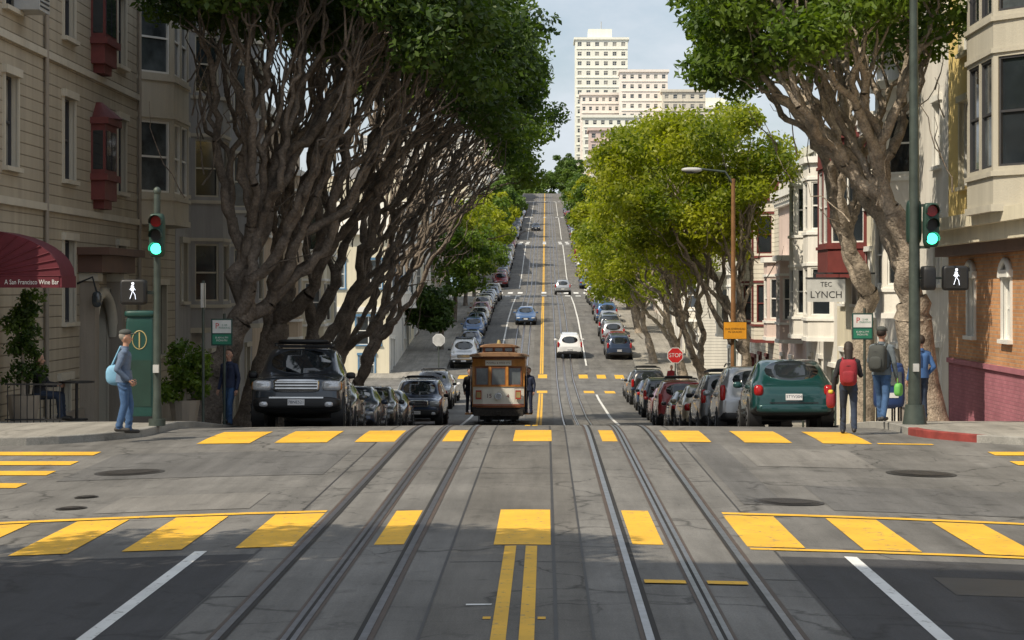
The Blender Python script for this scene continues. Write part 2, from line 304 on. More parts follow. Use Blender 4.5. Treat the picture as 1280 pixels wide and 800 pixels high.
# ------------------------------------------------ buildings
def wall(mb,o,u,n,W,z0,z1,ops,mat,fr='white_trim',dp=.14,glass=('glass','glass','glass_b','curtain'),sh='white_trim'):
    o=np.array(o,float);u=np.array(u,float);n=np.array(n,float);Z=np.array((0,0,1.))
    P=lambda a,b,d=0:o+u*a+Z*b+n*d
    def fb(a0,a1,b0,b1,d0,d1,m): mb.hexa([P(a0,b0,d0),P(a1,b0,d0),P(a1,b0,d1),P(a0,b0,d1),P(a0,b1,d0),P(a1,b1,d0),P(a1,b1,d1),P(a0,b1,d1)],m)
    us=sorted({0,W,*[q for p in ops for q in p[:2]]}); vs=sorted({z0,z1,*[q for p in ops for q in p[2:4]]})
    for i in range(len(us)-1):
        for j in range(len(vs)-1):
            a,b=(us[i]+us[i+1])/2,(vs[j]+vs[j+1])/2
            if any(p[0]<a<p[1] and p[2]<b<p[3] for p in ops): continue
            mb.quad(P(us[i],vs[j]),P(us[i+1],vs[j]),P(us[i+1],vs[j+1]),P(us[i],vs[j+1]),mat)
    for p in ops:
        a0,a1,b0,b1=p[:4]; st=p[4] if len(p)>4 else 'w'; d=-dp if st!='door' else -.45
        mb.quad(P(a0,b0),P(a0,b1),P(a0,b1,d),P(a0,b0,d),fr); mb.quad(P(a1,b0),P(a1,b1),P(a1,b1,d),P(a1,b0,d),fr)
        mb.quad(P(a0,b0),P(a1,b0),P(a1,b0,d),P(a0,b0,d),fr); mb.quad(P(a0,b1),P(a1,b1),P(a1,b1,d),P(a0,b1,d),fr)
        if st=='garage':
            mb.quad(P(a0,b0,d),P(a1,b0,d),P(a1,b1,d),P(a0,b1,d),'garage')
            for k in range(1,4): zz=b0+(b1-b0)*k/4; fb(a0+.03,a1-.03,zz-.02,zz+.02,d+.002,d+.03,'dark_trim')
        elif st=='door':
            mb.quad(P(a0,b0,d),P(a1,b0,d),P(a1,b1,d),P(a0,b1,d),'brown_wood'); fb(a0+.2,a1-.2,b0+.9,b1-.25,d+.003,d+.03,'glass')
        else:
            gm=RR.choice(glass); mid=b0+(b1-b0)*.5
            if gm=='curtain' and RR.random()<.6:
                mb.quad(P(a0,b0,d),P(a1,b0,d),P(a1,mid,d),P(a0,mid,d),'glass'); mb.quad(P(a0,mid,d),P(a1,mid,d),P(a1,b1,d),P(a0,b1,d),gm)
            else: mb.quad(P(a0,b0,d),P(a1,b0,d),P(a1,b1,d),P(a0,b1,d),gm)
            t=.05
            fb(a0,a0+t,b0,b1,d+.002,d+.06,sh); fb(a1-t,a1,b0,b1,d+.002,d+.06,sh); fb(a0+t,a1-t,b0,b0+t,d+.002,d+.06,sh); fb(a0+t,a1-t,b1-t,b1,d+.002,d+.06,sh)
            fb(a0+t,a1-t,mid-.025,mid+.025,d+.002,d+.05,sh)
            if a1-a0>1.3: c=(a0+a1)/2; fb(c-.03,c+.03,b0+t,mid-.025,d+.003,d+.055,sh); fb(c-.03,c+.03,mid+.025,b1-t,d+.003,d+.055,sh)
        if st!='plain':
            c=.11; fb(a0-c,a0,b0,b1,-.01,.045,fr); fb(a1,a1+c,b0,b1,-.01,.045,fr); fb(a0-c-.05,a1+c+.05,b1,b1+.16,-.01,.10,fr)
            if st=='w': fb(a0-c-.03,a1+c+.03,b0-.09,b0,-.01,.12,fr)
    return P,fb
def bay(mb,X,s,yc,w,d,z0,z1,wins,mat,fr,sh=None,corn=True,gl=('glass','glass','glass_b')):
    sh=sh or fr; k=w*.24
    pts=[(X,yc-w/2),(X+s*d,yc-w/2+k),(X+s*d,yc+w/2-k),(X,yc+w/2)]
    for i in range(3):
        a=np.array(pts[i]);b=np.array(pts[i+1]);L=np.linalg.norm(b-a);u=(b-a)/L;nn=np.array((u[1],-u[0])); 
        if nn[0]*s<0 and i==1: nn=-nn
        if i!=1:
            c=np.array((X-s*2,yc)); 
            if np.dot(nn,(a+b)/2-c)<0: nn=-nn
        m=.14 if i!=1 else .16
        if i==1 and L>1.9: ops=[(m,L/2-.08,q[0],q[1]) for q in wins]+[(L/2+.08,L-m,q[0],q[1]) for q in wins]
        else: ops=[(m,L-m,q[0],q[1]) for q in wins]
        wall(mb,(a[0],a[1],0),(u[0],u[1],0),(nn[0],nn[1],0),L,z0,z1,[o+('plain',) for o in ops],mat,fr,.09,gl,sh)
    def slab(z,h,e,m):
        q=[(X,yc-w/2-e),(X+s*(d+e),yc-w/2+k-e*.5),(X+s*(d+e),yc+w/2-k+e*.5),(X,yc+w/2+e)]
        mb.hexa([(p[0],p[1],z) for p in q]+[(p[0],p[1],z+h) for p in q],m)
    slab(z0-.14,.15,.05,fr); slab(z1-.01,.22,.14 if corn else .05,fr)
    for q in wins: slab(q[0]-.2,.1,.06,fr); slab(q[1]+.08,.1,.05,fr)
def shell(mb,side,y0,y1,zb,zt,depth,mat,skip_front=False):
    X=BL if side<0 else BR; Xo=X+side*depth
    mb.quad((X,y0,zt-.25),(Xo,y0,zt-.25),(Xo,y1,zt-.25),(X,y1,zt-.25),'roof')
    mb.quad((Xo,y0,zb),(Xo,y1,zb),(Xo,y1,zt),(Xo,y0,zt),mat); mb.quad((X,y1,zb),(Xo,y1,zb),(Xo,y1,zt),(X,y1,zt),mat)
    if not skip_front: mb.quad((X,y0,zb),(Xo,y0,zb),(Xo,y0,zt),(X,y0,zt),mat)
def house(name,side,y0,y1,hgt,mat,fr='white_trim',style=0,base=None,fpitch=3.1,front=False,depth=13,corn=.4):
    mb=MB(); s=-side; X=BL if side<0 else BR; W=y1-y0; gl=min(E(y0),E(y1)); zb=gl-.5; top=E((y0+y1)/2)+hgt
    g0=E((y0+y1)/2)+.1; nf=int((hgt-3.6)//fpitch); ops=[]; f1=g0+3.4
    n=max(2,int(W//2.6)); 
    for i in range(n):
        c=(i+.5)*W/n
        k=(i+style)%3
        if k==0: ops.append((c-1.1,c+1.1,g0,g0+2.3,'garage'))
        elif k==1: ops.append((c-.5,c+.5,g0+.1,g0+2.5,'door'))
        else: ops.append((c-.5,c+.5,g0+1.0,g0+2.5))
    bays=[]
    if style%3==0: bays=[.25,.75]
    elif style%3==1: bays=[.5]
    if W<6.5 and len(bays)==2: bays=[.5]
    wz=[(f1+.75+k*fpitch,f1+2.45+k*fpitch) for k in range(nf)]
    for i in range(n):
        c=(i+.5)*W/n
        if any(abs(c-b*W)<2.1 for b in bays): continue
        for a,b in wz: ops.append((c-.5,c+.5,a,b))
    wall(mb,(X,y0,0),(0,1,0),(s,0,0),W,zb,top,ops,mat,fr)
    for b in bays: bay(mb,X,s,y0+b*W,2.7,.85,f1-.05,f1+nf*fpitch+.05,wz,mat,fr)
    if front:
        fo=[]
        for i in range(4):
            for a,b in wz: fo.append((1.6+i*2.9,2.5+i*2.9,a,b))
            fo.append((1.6+i*2.9,2.6+i*2.9,g0+1,g0+2.4))
        wall(mb,(X,y0,0),(side,0,0),(0,-1,0),depth,zb,top,fo,mat,fr)
    shell(mb,side,y0,y1,zb,top,depth,mat,front)
    a,b=sorted((X-s*.1,X+s*corn)); mb.box(a,b,y0+.02,y1-.02,top-.22,top+.1,fr); a,b=sorted((X-s*.1,X+s*corn*.55)); mb.box(a,b,y0+.03,y1-.03,top-.55,top-.22,fr)
    for k in range(int(W/.7)):
        yy=y0+.35+k*.7; a,b=sorted((X,X+s*corn*.85)); mb.box(a,b,yy-.06,yy+.06,top-.42,top-.221,fr)
    if RR.random()<.6: mb.box(X+side*4,X+side*5.2,y0+1,y0+2,top-.3,top+1.1,'grey_wall')
    return mb.obj(name)
# --- left corner apartment building
b=MB(); y0,y1=38.5,61.; X=BL; top=17.5; zb=-2.2; ops=[]
for fl in range(4):
    z=1.75+fl*3.12
    for yc,w in ((42.2,1.0),(47.35,1.05),(53.2,1.0)):
        if fl==0 and yc<46: continue
        ops.append((yc-w/2-y0,yc+w/2-y0,z,z+1.8))
ops+= [(49.3-y0,51.5-y0,-.75,2.35,'door'),(54.6-y0,55.6-y0,-.9,.6),(57.6-y0,59.4-y0,.7,2.6),(46.4-y0,47.4-y0,-.6,.5)]
wall(b,(X,y0,0),(0,1,0),(1,0,0),y1-y0,zb,top,ops,'rustic','trim_beige',.16,('glass','glass','glass_b','curtain'),'dark_trim')
wall(b,(X,y0,0),(-1,0,0),(0,-1,0),16,zb,top,[(2+i*3,3+i*3,1.75+f*3.12,3.55+f*3.12) for i in range(4) for f in range(5) if 3.55+f*3.12<top],'rustic','trim_beige')
shell(b,-1,y0,y1,zb,top,16,'rustic',True)
bay(b,X,1,57.6,4.6,.75,4.3,14.9,[(5.0,6.85),(8.1,9.95),(11.2,13.05)],'trim_beige','trim_beige','white_trim',True,('glass','glass_b','curtain'))
for z in (4.25,7.45,10.6): b.box(X-.05,X+.09,y0,55.2,z-.13,z+.02,'trim_beige')
b.box(X-.05,X+.6,y0-.5,y1,top-.4,top,'trim_beige')
for z in (4.55,7.7,10.8):
    b.box(X,X+.32,49.7,51.1,z,z+1.75,'maroon'); b.box(X+.321,X+.34,49.85,50.35,z+.7,z+1.6,'glass'); b.box(X+.321,X+.34,50.45,50.95,z+.7,z+1.6,'glass')
    b.box(X+.05,X+.28,49.69,49.699,z+.7,z+1.6,'glass'); b.box(X,X+.4,49.6,51.2,z+.45,z+.6,'maroon'); b.box(X,X+.42,49.6,51.2,z+1.751,z+1.9,'maroon')
    b.tube([(X,50.4,z+1.9),(X,50.4,z+2.3)],[.6,.12],'maroon',12); b.box(X,X+.25,49.95,50.85,z-.2,z-.001,'maroon')
for yy in (48.7,51.75): b.box(X,X+.35,yy-.22,yy+.22,-1.2,2.65,'base_stone'); b.box(X,X+.42,yy-.28,yy+.28,2.66,2.85,'trim_beige')
b.box(X,X+.55,48.3,52.2,2.86,3.25,'brown_wood'); b.box(X,X+.75,48.1,52.4,3.251,3.42,'brown_wood')
ar=[]; 
for k in range(13):
    t=math.pi*k/12; ar.append((X+.12,50.4+1.2*math.cos(t),1.35+1.05*math.sin(t)))
b.tube(ar,[.14]*13,'trim_beige',6)
for q in range(12):
    t=math.pi*q/11; b.box(X+.02,X+.10,50.4+1.2*math.cos(t)-.05,50.4+1.2*math.cos(t)+.05,1.35+1.05*math.sin(t),2.5,'base_stone')
b.box(X,X+.14,y0,48.4,-1.6,-.2,'base_stone'); b.box(X,X+.14,52.1,y1,-2,-.6,'base_stone')
b.box(X,X+.5,42.5,43.4,8.0,8.55,'lamp_grey'); 
for k in range(5): b.box(X+.501,X+.515,42.58,43.32,8.07+k*.09,8.1+k*.09,'dark_trim')
b.tube([(X,48.2,2.6),(X+.35,48.2,2.75),(X+.45,48.2,2.4)],[.025]*3,'black',6); b.sell((X+.45,48.2,2.25),(.11,.11,.18),'glass_b',.7)
for yy in (45.,55.3): b.tube([(X+.07,yy,-1),(X+.07,yy,top-.4)],[.05,.05],'base_stone',8)
b.obj('apartment_building')
a=MB(); n=9; prof=[(-10.5+1.6*math.sin(math.pi/2*k/n),2.72+.85*math.cos(math.pi/2*k/n)) for k in range(n+1)]
for yy0,yy1 in ((39.5,40.7),):
    vs=[(x,y,z) for y in (yy0,yy1) for x,z in prof]; a.add(vs,[(k,k+1,k+n+2,k+n+1) for k in range(n)],'awning',True)
    for y in (yy0,yy1): a.add([(x,y,z) for x,z in prof]+[(-10.5,y,2.72)],[tuple(range(n+2))],'awning')
    for k in range(n+1): a.tube([(prof[k][0],yy0-.01,prof[k][1]),(-10.5,yy0-.01,2.72)],[.012,.012],'awning',5)
    a.box(-8.93,-8.88,yy0,yy1,2.5,2.72,'awning'); a.box(-10.5,-8.93,yy0-.01,yy0+.03,2.5,2.72,'awning')
a.text('A San Francisco Wine Bar',.125,(-9.43,39.48,2.60),(1,0,0),(0,0,1),'sign_white','CENTER',.75)
a.obj('awning')
house('row_house',-1,61.05,77,13.5,'grey_wall','trim_beige',0,front=True); house('row_house',-1,77.05,92,12,'tan_wall','white_trim',1,front=True); house('row_house',-1,92.05,101,10,'cream','white_trim',0)
hb=MB(); X=BL; y0=144.5; y1=156; zb=-4; top=6.3
fo=[(.5,2.0,2.6,4.5),(3.0,4.2,2.6,4.5),(.6,2.2,-1.2,.7),(3.2,4.6,-1.2,.7),(6,7,2.6,4.5),(6,7,-1.2,.6),(1,2,-3.2,-1.9),(4,5,-3.2,-1.9)]
wall(hb,(X,y0,0),(-1,0,0),(0,-1,0),10,zb,top,fo,'cream','blue_trim',.14,('glass','glass_b'),'white_trim')
wall(hb,(X,y0,0),(0,1,0),(1,0,0),y1-y0,zb,top,[(1,2.2,-3.2,-.8,'door'),(3,5.2,-3.2,-.9,'garage')],'white_wall','white_trim')
bay(hb,X,1,147.3,2.8,.9,1.4,5.6,[(2.4,4.4)],'white_wall','white_trim','blue_trim'); bay(hb,X,1,152.5,2.8,.9,1.4,5.6,[(2.4,4.4)],'white_wall','white_trim','blue_trim')
shell(hb,-1,y0,y1,zb,top,10,'cream',True); hb.box(X-10,X+.45,y0-.45,y1,top-.1,top+.25,'white_trim'); hb.box(X-10,X+.12,y0-.14,y0-.001,1.0,1.35,'white_trim'); hb.obj('corner_house')
cols=['blue_wall','white_wall','pink_wall','offwhite','cream','grey_wall','white_wall','tan_wall','yellow_wall','white_wall']
for side in (-1,1):
    y=156.05 if side<0 else 144.5; k=side+2
    while y<680:
        w=RR.uniform(7.5,9.5)*(1 if y<260 else 1.6)
        hit=[q for q in INT if y<q[1]+3.4 and y+w>q[0]-3.4]
        if hit: y=hit[0][1]+3.5; continue
        house('row_house',side,y,y+w-.03,RR.choice([9.8,10.5,12.5,11]),cols[k%10],'white_trim',k%3,corn=.4); y+=w; k+=RR.choice([1,2,3])
# --- right corner building
b=MB(); X=BR; y0,y1=38.5,55.; top=14.5
ops=[(y-.42-y0,y+.42-y0,1.35,2.75) for y in (44.2,48.0,52.0)]+[(y-.5-y0,y+.5-y0,z,z+2.1) for y in (52.9,) for z in (5.0,8.3,11.3)]
wall(b,(X,y0,0),(0,1,0),(-1,0,0),y1-y0,3.9,top,[o for o in ops if o[2]>4],'yellow_wall','cream')
wall(b,(X,y0,0),(0,1,0),(-1,0,0),y1-y0,.7,3.9,[o for o in ops if o[2]<4],'brick','white_trim')
wall(b,(X,y0,0),(0,1,0),(-1,0,0),y1-y0,-2,.7,[],'brick_pink'); b.box(X-.06,X,y0,y1,.62,.74,'pink_base')
for y in (44.2,48.,52.): 
    b.tube([(X-.05,y+.5*math.cos(math.pi*k/10),2.74+.38*math.sin(math.pi*k/10)) for k in range(11)],[.08]*11,'white_trim',6)
    b.add([(X-.03,y+.46*math.cos(math.pi*k/10),2.76+.34*math.sin(math.pi*k/10)) for k in range(11)],[tuple(range(11))],'glass')
b.box(X-.55,X+.02,y0-.3,y1,3.55,3.9,'cream'); b.box(X-.75,X+.02,y0-.4,y1+.05,3.901,4.2,'cream'); b.box(X-.35,X,y0,y1,3.3,3.549,'brown_wood')
bay(b,X,-1,46.6,5.4,.9,4.25,14,[(5.05,7.35),(8.3,10.6),(11.4,13.4)],'greige','greige','dark_trim',True,('glass','glass_b'))
b.box(X-.9,X,y0-.4,y1,top,top+.4,'cream')
wall(b,(X,y0,0),(1,0,0),(0,-1,0),12,-2,top,[(2+i*3,3+i*3,5+f*3.2,7+f*3.2) for i in range(3) for f in range(3)],'yellow_wall','cream'); shell(b,1,y0,y1,-2,top,12,'yellow_wall',True)
b.obj('brick_corner_building')
house('row_house',1,55.05,67,11.5,'white_wall','white_trim',1,front=True); 
h=house('row_house',1,67.05,76,10.2,'cream','white_trim',2,front=True)
b=MB(); bay(b,BR,-1,71.5,5,1.1,3.0,7.4,[(4.0,6.4)],'maroon','maroon','white_trim'); ob=b.obj('bay_window'); ob.parent=h
house('row_house',1,76.05,85,10.5,'white_wall','white_trim',0,front=True); house('row_house',1,85.05,95,9.6,'pink_wall','white_trim',0,front=True); house('row_house',1,95.05,108,10.4,'offwhite','maroon',0); house('row_house',1,108.05,122,9.5,'white_wall','white_trim',0)
# near side building left of the camera, out of view, shaped to shade the foreground
nb=MB(); ops=[(2+i*3.4,3.1+i*3.4,1.5+f*3.2,3.4+f*3.2) for i in range(7) for f in range(7)]
NY=6.2; NH=24
wall(nb,(BL,-22,0),(0,1,0),(1,0,0),NY+22,-1,NH,[o for o in ops if o[1]<NY+21],'tan_wall'); wall(nb,(BL,NY,0),(-1,0,0),(0,1,0),16,-1,NH,[o for o in ops if o[1]<15],'tan_wall')
nb.quad((BL,-22,NH),(BL-16,-22,NH),(BL-16,NY,NH),(BL,NY,NH),'roof'); nb.quad((BL-16,-22,-1),(BL-16,NY,-1),(BL-16,NY,NH),(BL-16,-22,NH),'tan_wall'); nb.quad((BL,-22,-1),(BL-16,-22,-1),(BL-16,-22,NH),(BL,-22,NH),'tan_wall')
nb.obj('apartment_building')
def tower(name,x0,x1,y,d,zb,zt,mat,nc,nf,top=True):
    t=MB(); W=x1-x0; p=(zt-zb)/nf; c=W/nc
    wall(t,(x0,y,0),(1,0,0),(0,-1,0),W,zb,zt,[(i*c+c*.27,i*c+c*.73,zb+j*p+p*.32,zb+j*p+p*.74,'plain') for i in range(nc) for j in range(nf)],mat,mat,.2,('glass_b','curtain','curtain'),'white_trim')
    c2=d/5; wall(t,(x0,y,0),(0,1,0),(-1,0,0),d,zb,zt,[(i*c2+c2*.25,i*c2+c2*.75,zb+j*p+p*.3,zb+j*p+p*.78,'plain') for i in range(5) for j in range(nf)],mat,mat,.2,('glass_b','curtain'),'white_trim')
    t.quad((x1,y,zb),(x1,y+d,zb),(x1,y+d,zt),(x1,y,zt),mat); t.quad((x0,y,zt),(x1,y,zt),(x1,y+d,zt),(x0,y+d,zt),'roof')
    t.box(x0-.5,x1+.5,y-.5,y+d+.5,zt+.01,zt+.8,mat)
    for j in range(nf): t.box(x0+.3,x1-.3,y-.25,y-.01,zb+j*p+.05,zb+j*p+.3,mat)
    if top: t.box(x0+W*.25,x0+W*.7,y+2,y+d*.7,zt+.8,zt+4,mat); t.cyl((x0+W*.5,y+5,zt+4),(x0+W*.5,y+5,zt+7),.15,'lamp_grey')
    t.obj(name)
tower('apartment_tower',10.5,29,760,18,30,91,'tower_wall',6,18); tower('apartment_tower',11.8,25,722,16,28,68,'tower_pink',6,13,False); tower('apartment_tower',24.5,40,705,14,26,74,'tower_pink',6,15,False); tower('apartment_tower',38,52,700,12,26,67,'offwhite',5,13,False); tower('apartment_tower',12,30,692,8,26,58,'tower_wall',7,10,False); tower('apartment_tower',50,66,730,14,26,64,'tower_wall',7,13)
tower('apartment_block',-60,-16,700,20,28,52,'white_wall',12,7,False); tower('apartment_block',13,34,640,14,24,50,'pink_wall',8,8,False)
# ------------------------------------------------ trees
def quadmesh(name,V,F,mi,mats,lv=None,smooth=None):
    me=bpy.data.meshes.new(name); me.vertices.add(len(V)); me.vertices.foreach_set('co',V.astype(np.float32).ravel())
    me.loops.add(F.size); me.loops.foreach_set('vertex_index',F.astype(np.int32).ravel()); me.polygons.add(len(F)); me.polygons.foreach_set('loop_start',np.arange(0,F.size,4,dtype=np.int32))
    for m in mats: me.materials.append(M[m])
    me.polygons.foreach_set('material_index',mi.astype(np.int32)); me.polygons.foreach_set('use_smooth',smooth if smooth is not None else np.zeros(len(F),bool))
    a=me.attributes.new('lv','FLOAT','FACE'); a.data.foreach_set('value',lv.astype(np.float32)); me.update(); me.validate(); return me
def leaves(cl,per,size,rng):
    n=len(cl)*per; ci=np.repeat(np.arange(len(cl)),per); c=cl[ci]
    d=rng.normal(size=(n,3)); d/=np.linalg.norm(d,axis=1)[:,None]; rr=rng.rand(n)**.45
    pos=c[:,:3]+d*(rr*c[:,3])[:,None]*np.array((1,1,.7))
    nr=rng.normal(size=(n,3))*.8+d*.5+np.array((0,0,.5)); nr/=np.linalg.norm(nr,axis=1)[:,None]
    t=np.cross(nr,rng.normal(size=(n,3))); t/=np.linalg.norm(t,axis=1)[:,None]; b_=np.cross(nr,t)
    s=(size*rng.uniform(.6,1.25,n))[:,None]
    V=np.stack([pos-t*s,pos+b_*s*.5,pos+t*s,pos-b_*s*.5],1).reshape(-1,3)
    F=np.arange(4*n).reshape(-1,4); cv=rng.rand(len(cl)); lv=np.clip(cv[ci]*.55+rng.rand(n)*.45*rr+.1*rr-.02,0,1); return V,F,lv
def tree(name,bx,by,targets,r0,fork,leafm_,barkm_,per,size,seed,lean=(0,0),crad=(.8,1.2),twigs=0,gn=1.0,early=(.06,.12,.2)):
    rng=np.random.RandomState(seed); mb=MB(); gz0=(SZ(-1 if bx<0 else 1,by) if abs(bx)>6 else E(by))-.1
    T=np.array(targets); base=np.array((bx,by,gz0)); fk=base+np.array((lean[0],lean[1],fork))
    def seg(p,d,q,dq,ra,rb,n):
        L=np.linalg.norm(q-p); k=max(3,min(9,int(L/.35)+2)); pts=[];rs=[]
        for i in range(k+1):
            t=i/k; h0=2*t**3-3*t*t+1;h1=t**3-2*t*t+t;h2=-2*t**3+3*t*t;h3=t**3-t*t
            w=rng.normal(size=3)*(.035*gn*L*min(1,L)/1 if 0<i<k else 0)*.6
            pts.append(h0*p+h1*d*L*1.0+h2*q+h3*dq*L*.9+w); rs.append((ra+(rb-ra)*t)*(1+rng.uniform(-.10,.14)))
        rs[-1]=rb; mb.tube(pts,rs,'b',n,False)
    nz=lambda v:v/(np.linalg.norm(v)+1e-9)
    def grow(p,d,S,r,dep):
        n=len(S)
        if n==1 or r<.012:
            q=S[rng.randint(n)]; seg(p,d,q,nz(q-p),r,.008,4)
            return
        c=S.mean(0); f=early[dep] if dep<len(early) else rng.uniform(.24,.40)
        q=p+(c-p)*f+rng.normal(size=3)*.12*np.linalg.norm(c-p)*f*gn
        dq=nz(nz(c-p)*.8+nz(d)*.4+rng.normal(size=3)*.22*gn); seg(p,d,q,dq,r,r*.9,9 if r>.12 else 7 if r>.05 else 5)
        cc=S-c; u,s_,vt=np.linalg.svd(cc,full_matrices=False); pr=cc@vt[0]+rng.normal(size=n)*.3*s_[0]/math.sqrt(n); o=np.argsort(pr); k=max(1,min(n-1,int(n*rng.uniform(.28,.72))))
        for G in (o[:k],o[k:]): grow(q,dq,S[G],r*.96*(len(G)/n)**.42,dep+1)
    tp=[base+np.array((0,0,-.1)),base+np.array((0,0,.25)),base+(fk-base)*.45+rng.normal(size=3)*.06,fk]
    mb.tube(tp,[r0*1.55,r0*1.12,r0*.95,r0*1.02],'b',12,False)
    grow(fk,nz(fk-base+np.array((0,0,.3))),T,r0*.95,0)
    if twigs:
        TT=T[rng.randint(len(T),size=twigs)]
        for t in TT:
            q=fk+(t-fk)*rng.uniform(.35,.8)+rng.normal(size=3)*.5; e=q+(nz(t-fk)+rng.normal(size=3)*.35)*rng.uniform(.8,1.8); seg(q,nz(e-q),e,nz(t-q),.022,.006,4)
    V=np.array(mb.v); F=np.array(mb.f); cl=np.concatenate([T,rng.uniform(crad[0],crad[1],(len(T),1))],1); LV,LF,lv=leaves(cl,per,size,rng)
    me=quadmesh(name,np.concatenate([V,LV]),np.concatenate([F,LF+len(V)]),np.concatenate([np.zeros(len(F)),np.ones(len(LF))]),[barkm_,leafm_],np.concatenate([np.zeros(len(F)),lv]),np.concatenate([np.ones(len(F),bool),np.zeros(len(LF),bool)]))
    ob=bpy.data.objects.new(name,me); scene.collection.objects.link(ob); return ob
def crown(c,r,n,cond,seed,lo=.62,gap=.45):
    rng=np.random.RandomState(seed); out=[]; k=0
    while len(out)<n and k<40000:
        k+=1; d=rng.normal(size=3); d/=np.linalg.norm(d); p=np.array(c)+d*np.array(r)*rng.uniform(lo,1)
        if not cond(p): continue
        if out and min(np.linalg.norm(p-q) for q in out[-40:])<gap: continue
        out.append(p)
    return out
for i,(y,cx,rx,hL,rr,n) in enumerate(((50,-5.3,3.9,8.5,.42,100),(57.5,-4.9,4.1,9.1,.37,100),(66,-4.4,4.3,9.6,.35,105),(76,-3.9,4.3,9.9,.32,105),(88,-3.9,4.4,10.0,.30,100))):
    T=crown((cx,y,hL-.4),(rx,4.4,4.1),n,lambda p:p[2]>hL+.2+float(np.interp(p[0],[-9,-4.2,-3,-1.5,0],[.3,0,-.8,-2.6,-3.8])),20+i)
    tree('dapple_tree',-8.0,y,T,rr,1.2,'leaf_dark' if i<3 else 'leaf_mid','bark',360,.105,40+i,(.3,0),(.65,1.0),50,1.3,(.05,.10,.14,.18,.22))
# right side
T=crown((6.6,50.5,8.9),(3.6,4.2,3.2),80,lambda p:p[2]>float(np.interp(p[0],[3,5,6.5,10],[6.9,7.3,8.2,8.4])) and 3.5<p[0]<9.9,61); tree('dapple_tree',8.8,49.5,T,.42,2.6,'leaf_mid','bark_light',360,.105,62,(-.35,0),(.65,1.0),20,1.4,(.05,.1,.16,.22))
T=crown((7.0,61,9.8),(3.3,4.2,3.2),60,lambda p:p[2]>float(np.interp(p[0],[3,5.5,7,10],[7.9,8.3,9.2,9.4])) and 4.4<p[0]<9.8,63); tree('dapple_tree',8.9,60.5,T,.32,3.2,'leaf_mid','bark_light',340,.11,64,(0,0),(.7,1.0),15,1.3,(.10,.12,.2))
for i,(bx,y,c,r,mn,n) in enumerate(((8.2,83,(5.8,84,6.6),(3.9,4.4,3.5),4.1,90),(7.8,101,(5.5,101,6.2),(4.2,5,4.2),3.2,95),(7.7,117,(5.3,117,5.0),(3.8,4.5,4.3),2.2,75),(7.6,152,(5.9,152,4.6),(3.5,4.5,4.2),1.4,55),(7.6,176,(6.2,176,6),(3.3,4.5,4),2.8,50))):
    T=crown(c,r,n,lambda p:p[2]>mn+.8*(p[0]>7),70+i,.5); tree('dapple_tree',bx,y,T,.28,1.5,'leaf_bright','bark_light',400 if i<3 else 280,.105 if i<3 else .15,80+i,(-.3,0),(.6,1.2),30,1.2,(.05,.1,.18))
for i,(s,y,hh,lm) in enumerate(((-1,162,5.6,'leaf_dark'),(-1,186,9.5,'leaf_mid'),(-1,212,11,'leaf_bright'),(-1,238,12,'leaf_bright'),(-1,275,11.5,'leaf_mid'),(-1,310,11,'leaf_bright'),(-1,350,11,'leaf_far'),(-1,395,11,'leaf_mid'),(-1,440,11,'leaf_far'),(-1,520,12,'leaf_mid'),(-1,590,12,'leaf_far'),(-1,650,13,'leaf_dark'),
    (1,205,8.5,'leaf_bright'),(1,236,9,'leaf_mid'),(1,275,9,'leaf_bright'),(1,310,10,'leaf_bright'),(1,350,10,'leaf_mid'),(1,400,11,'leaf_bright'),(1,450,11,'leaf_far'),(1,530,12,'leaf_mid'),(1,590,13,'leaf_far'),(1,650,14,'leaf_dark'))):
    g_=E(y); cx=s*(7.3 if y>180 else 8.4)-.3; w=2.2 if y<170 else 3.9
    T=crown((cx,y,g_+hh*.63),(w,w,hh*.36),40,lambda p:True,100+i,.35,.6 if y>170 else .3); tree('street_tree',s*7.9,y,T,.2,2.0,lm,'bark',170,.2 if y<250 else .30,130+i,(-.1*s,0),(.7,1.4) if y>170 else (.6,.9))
T=crown((-7.4,15.5,7.6),(3.2,3.4,2.6),55,lambda p:True,301,.4); tree('dapple_tree',-8.0,14.5,T,.25,2.4,'leaf_dark','bark',300,.11,302,(0,0),(.6,.9))  # unseen tree added beside the camera to dapple the edge of the foreground shade
cl=[]; rng=np.random.RandomState(9)
for k in range(150):
    u=rng.uniform(-24,18); cl.append((u,rng.uniform(738,760),34.5+rng.uniform(0,1)*(7+4*math.sin(u*.45)+(5 if u>3 else 0)),rng.uniform(1.4,2.4)))
V,F,lv=leaves(np.array(cl),130,.55,rng); me=quadmesh('hilltop_trees',V,F,np.zeros(len(F)),['leaf_far'],lv); ob=bpy.data.objects.new('hilltop_trees',me); scene.collection.objects.link(ob)
def shrub(name,x,y,z,rx,rz,n,lm,seed,pot=True):
    rng=np.random.RandomState(seed); cl=np.array([(x+rng.uniform(-rx,rx)*.7,y+rng.uniform(-rx,rx)*.7,z+rng.uniform(0,rz),rng.uniform(.16,.28)) for _ in range(n)])
    V,F,lv=leaves(cl,90,.055,rng); p=MB()
    p.tube([(x,y,SZ(-1,y)),(x,y,SZ(-1,y)+.5)],[.25,.33],'b',12,False); p.tube([(x,y,SZ(-1,y)+.4),(x,y,z+rz*.5)],[.05,.03],'b',6,False)
    pv=np.array(p.v).reshape(-1,3); pf=np.array(p.f,int).reshape(-1,4)
    me=quadmesh(name,np.concatenate([pv,V]),np.concatenate([pf,F+len(pv)]),np.concatenate([np.zeros(len(pf)),np.ones(len(F))]),['base_stone',lm],np.concatenate([np.zeros(len(pf)),lv])); ob=bpy.data.objects.new(name,me); scene.collection.objects.link(ob)
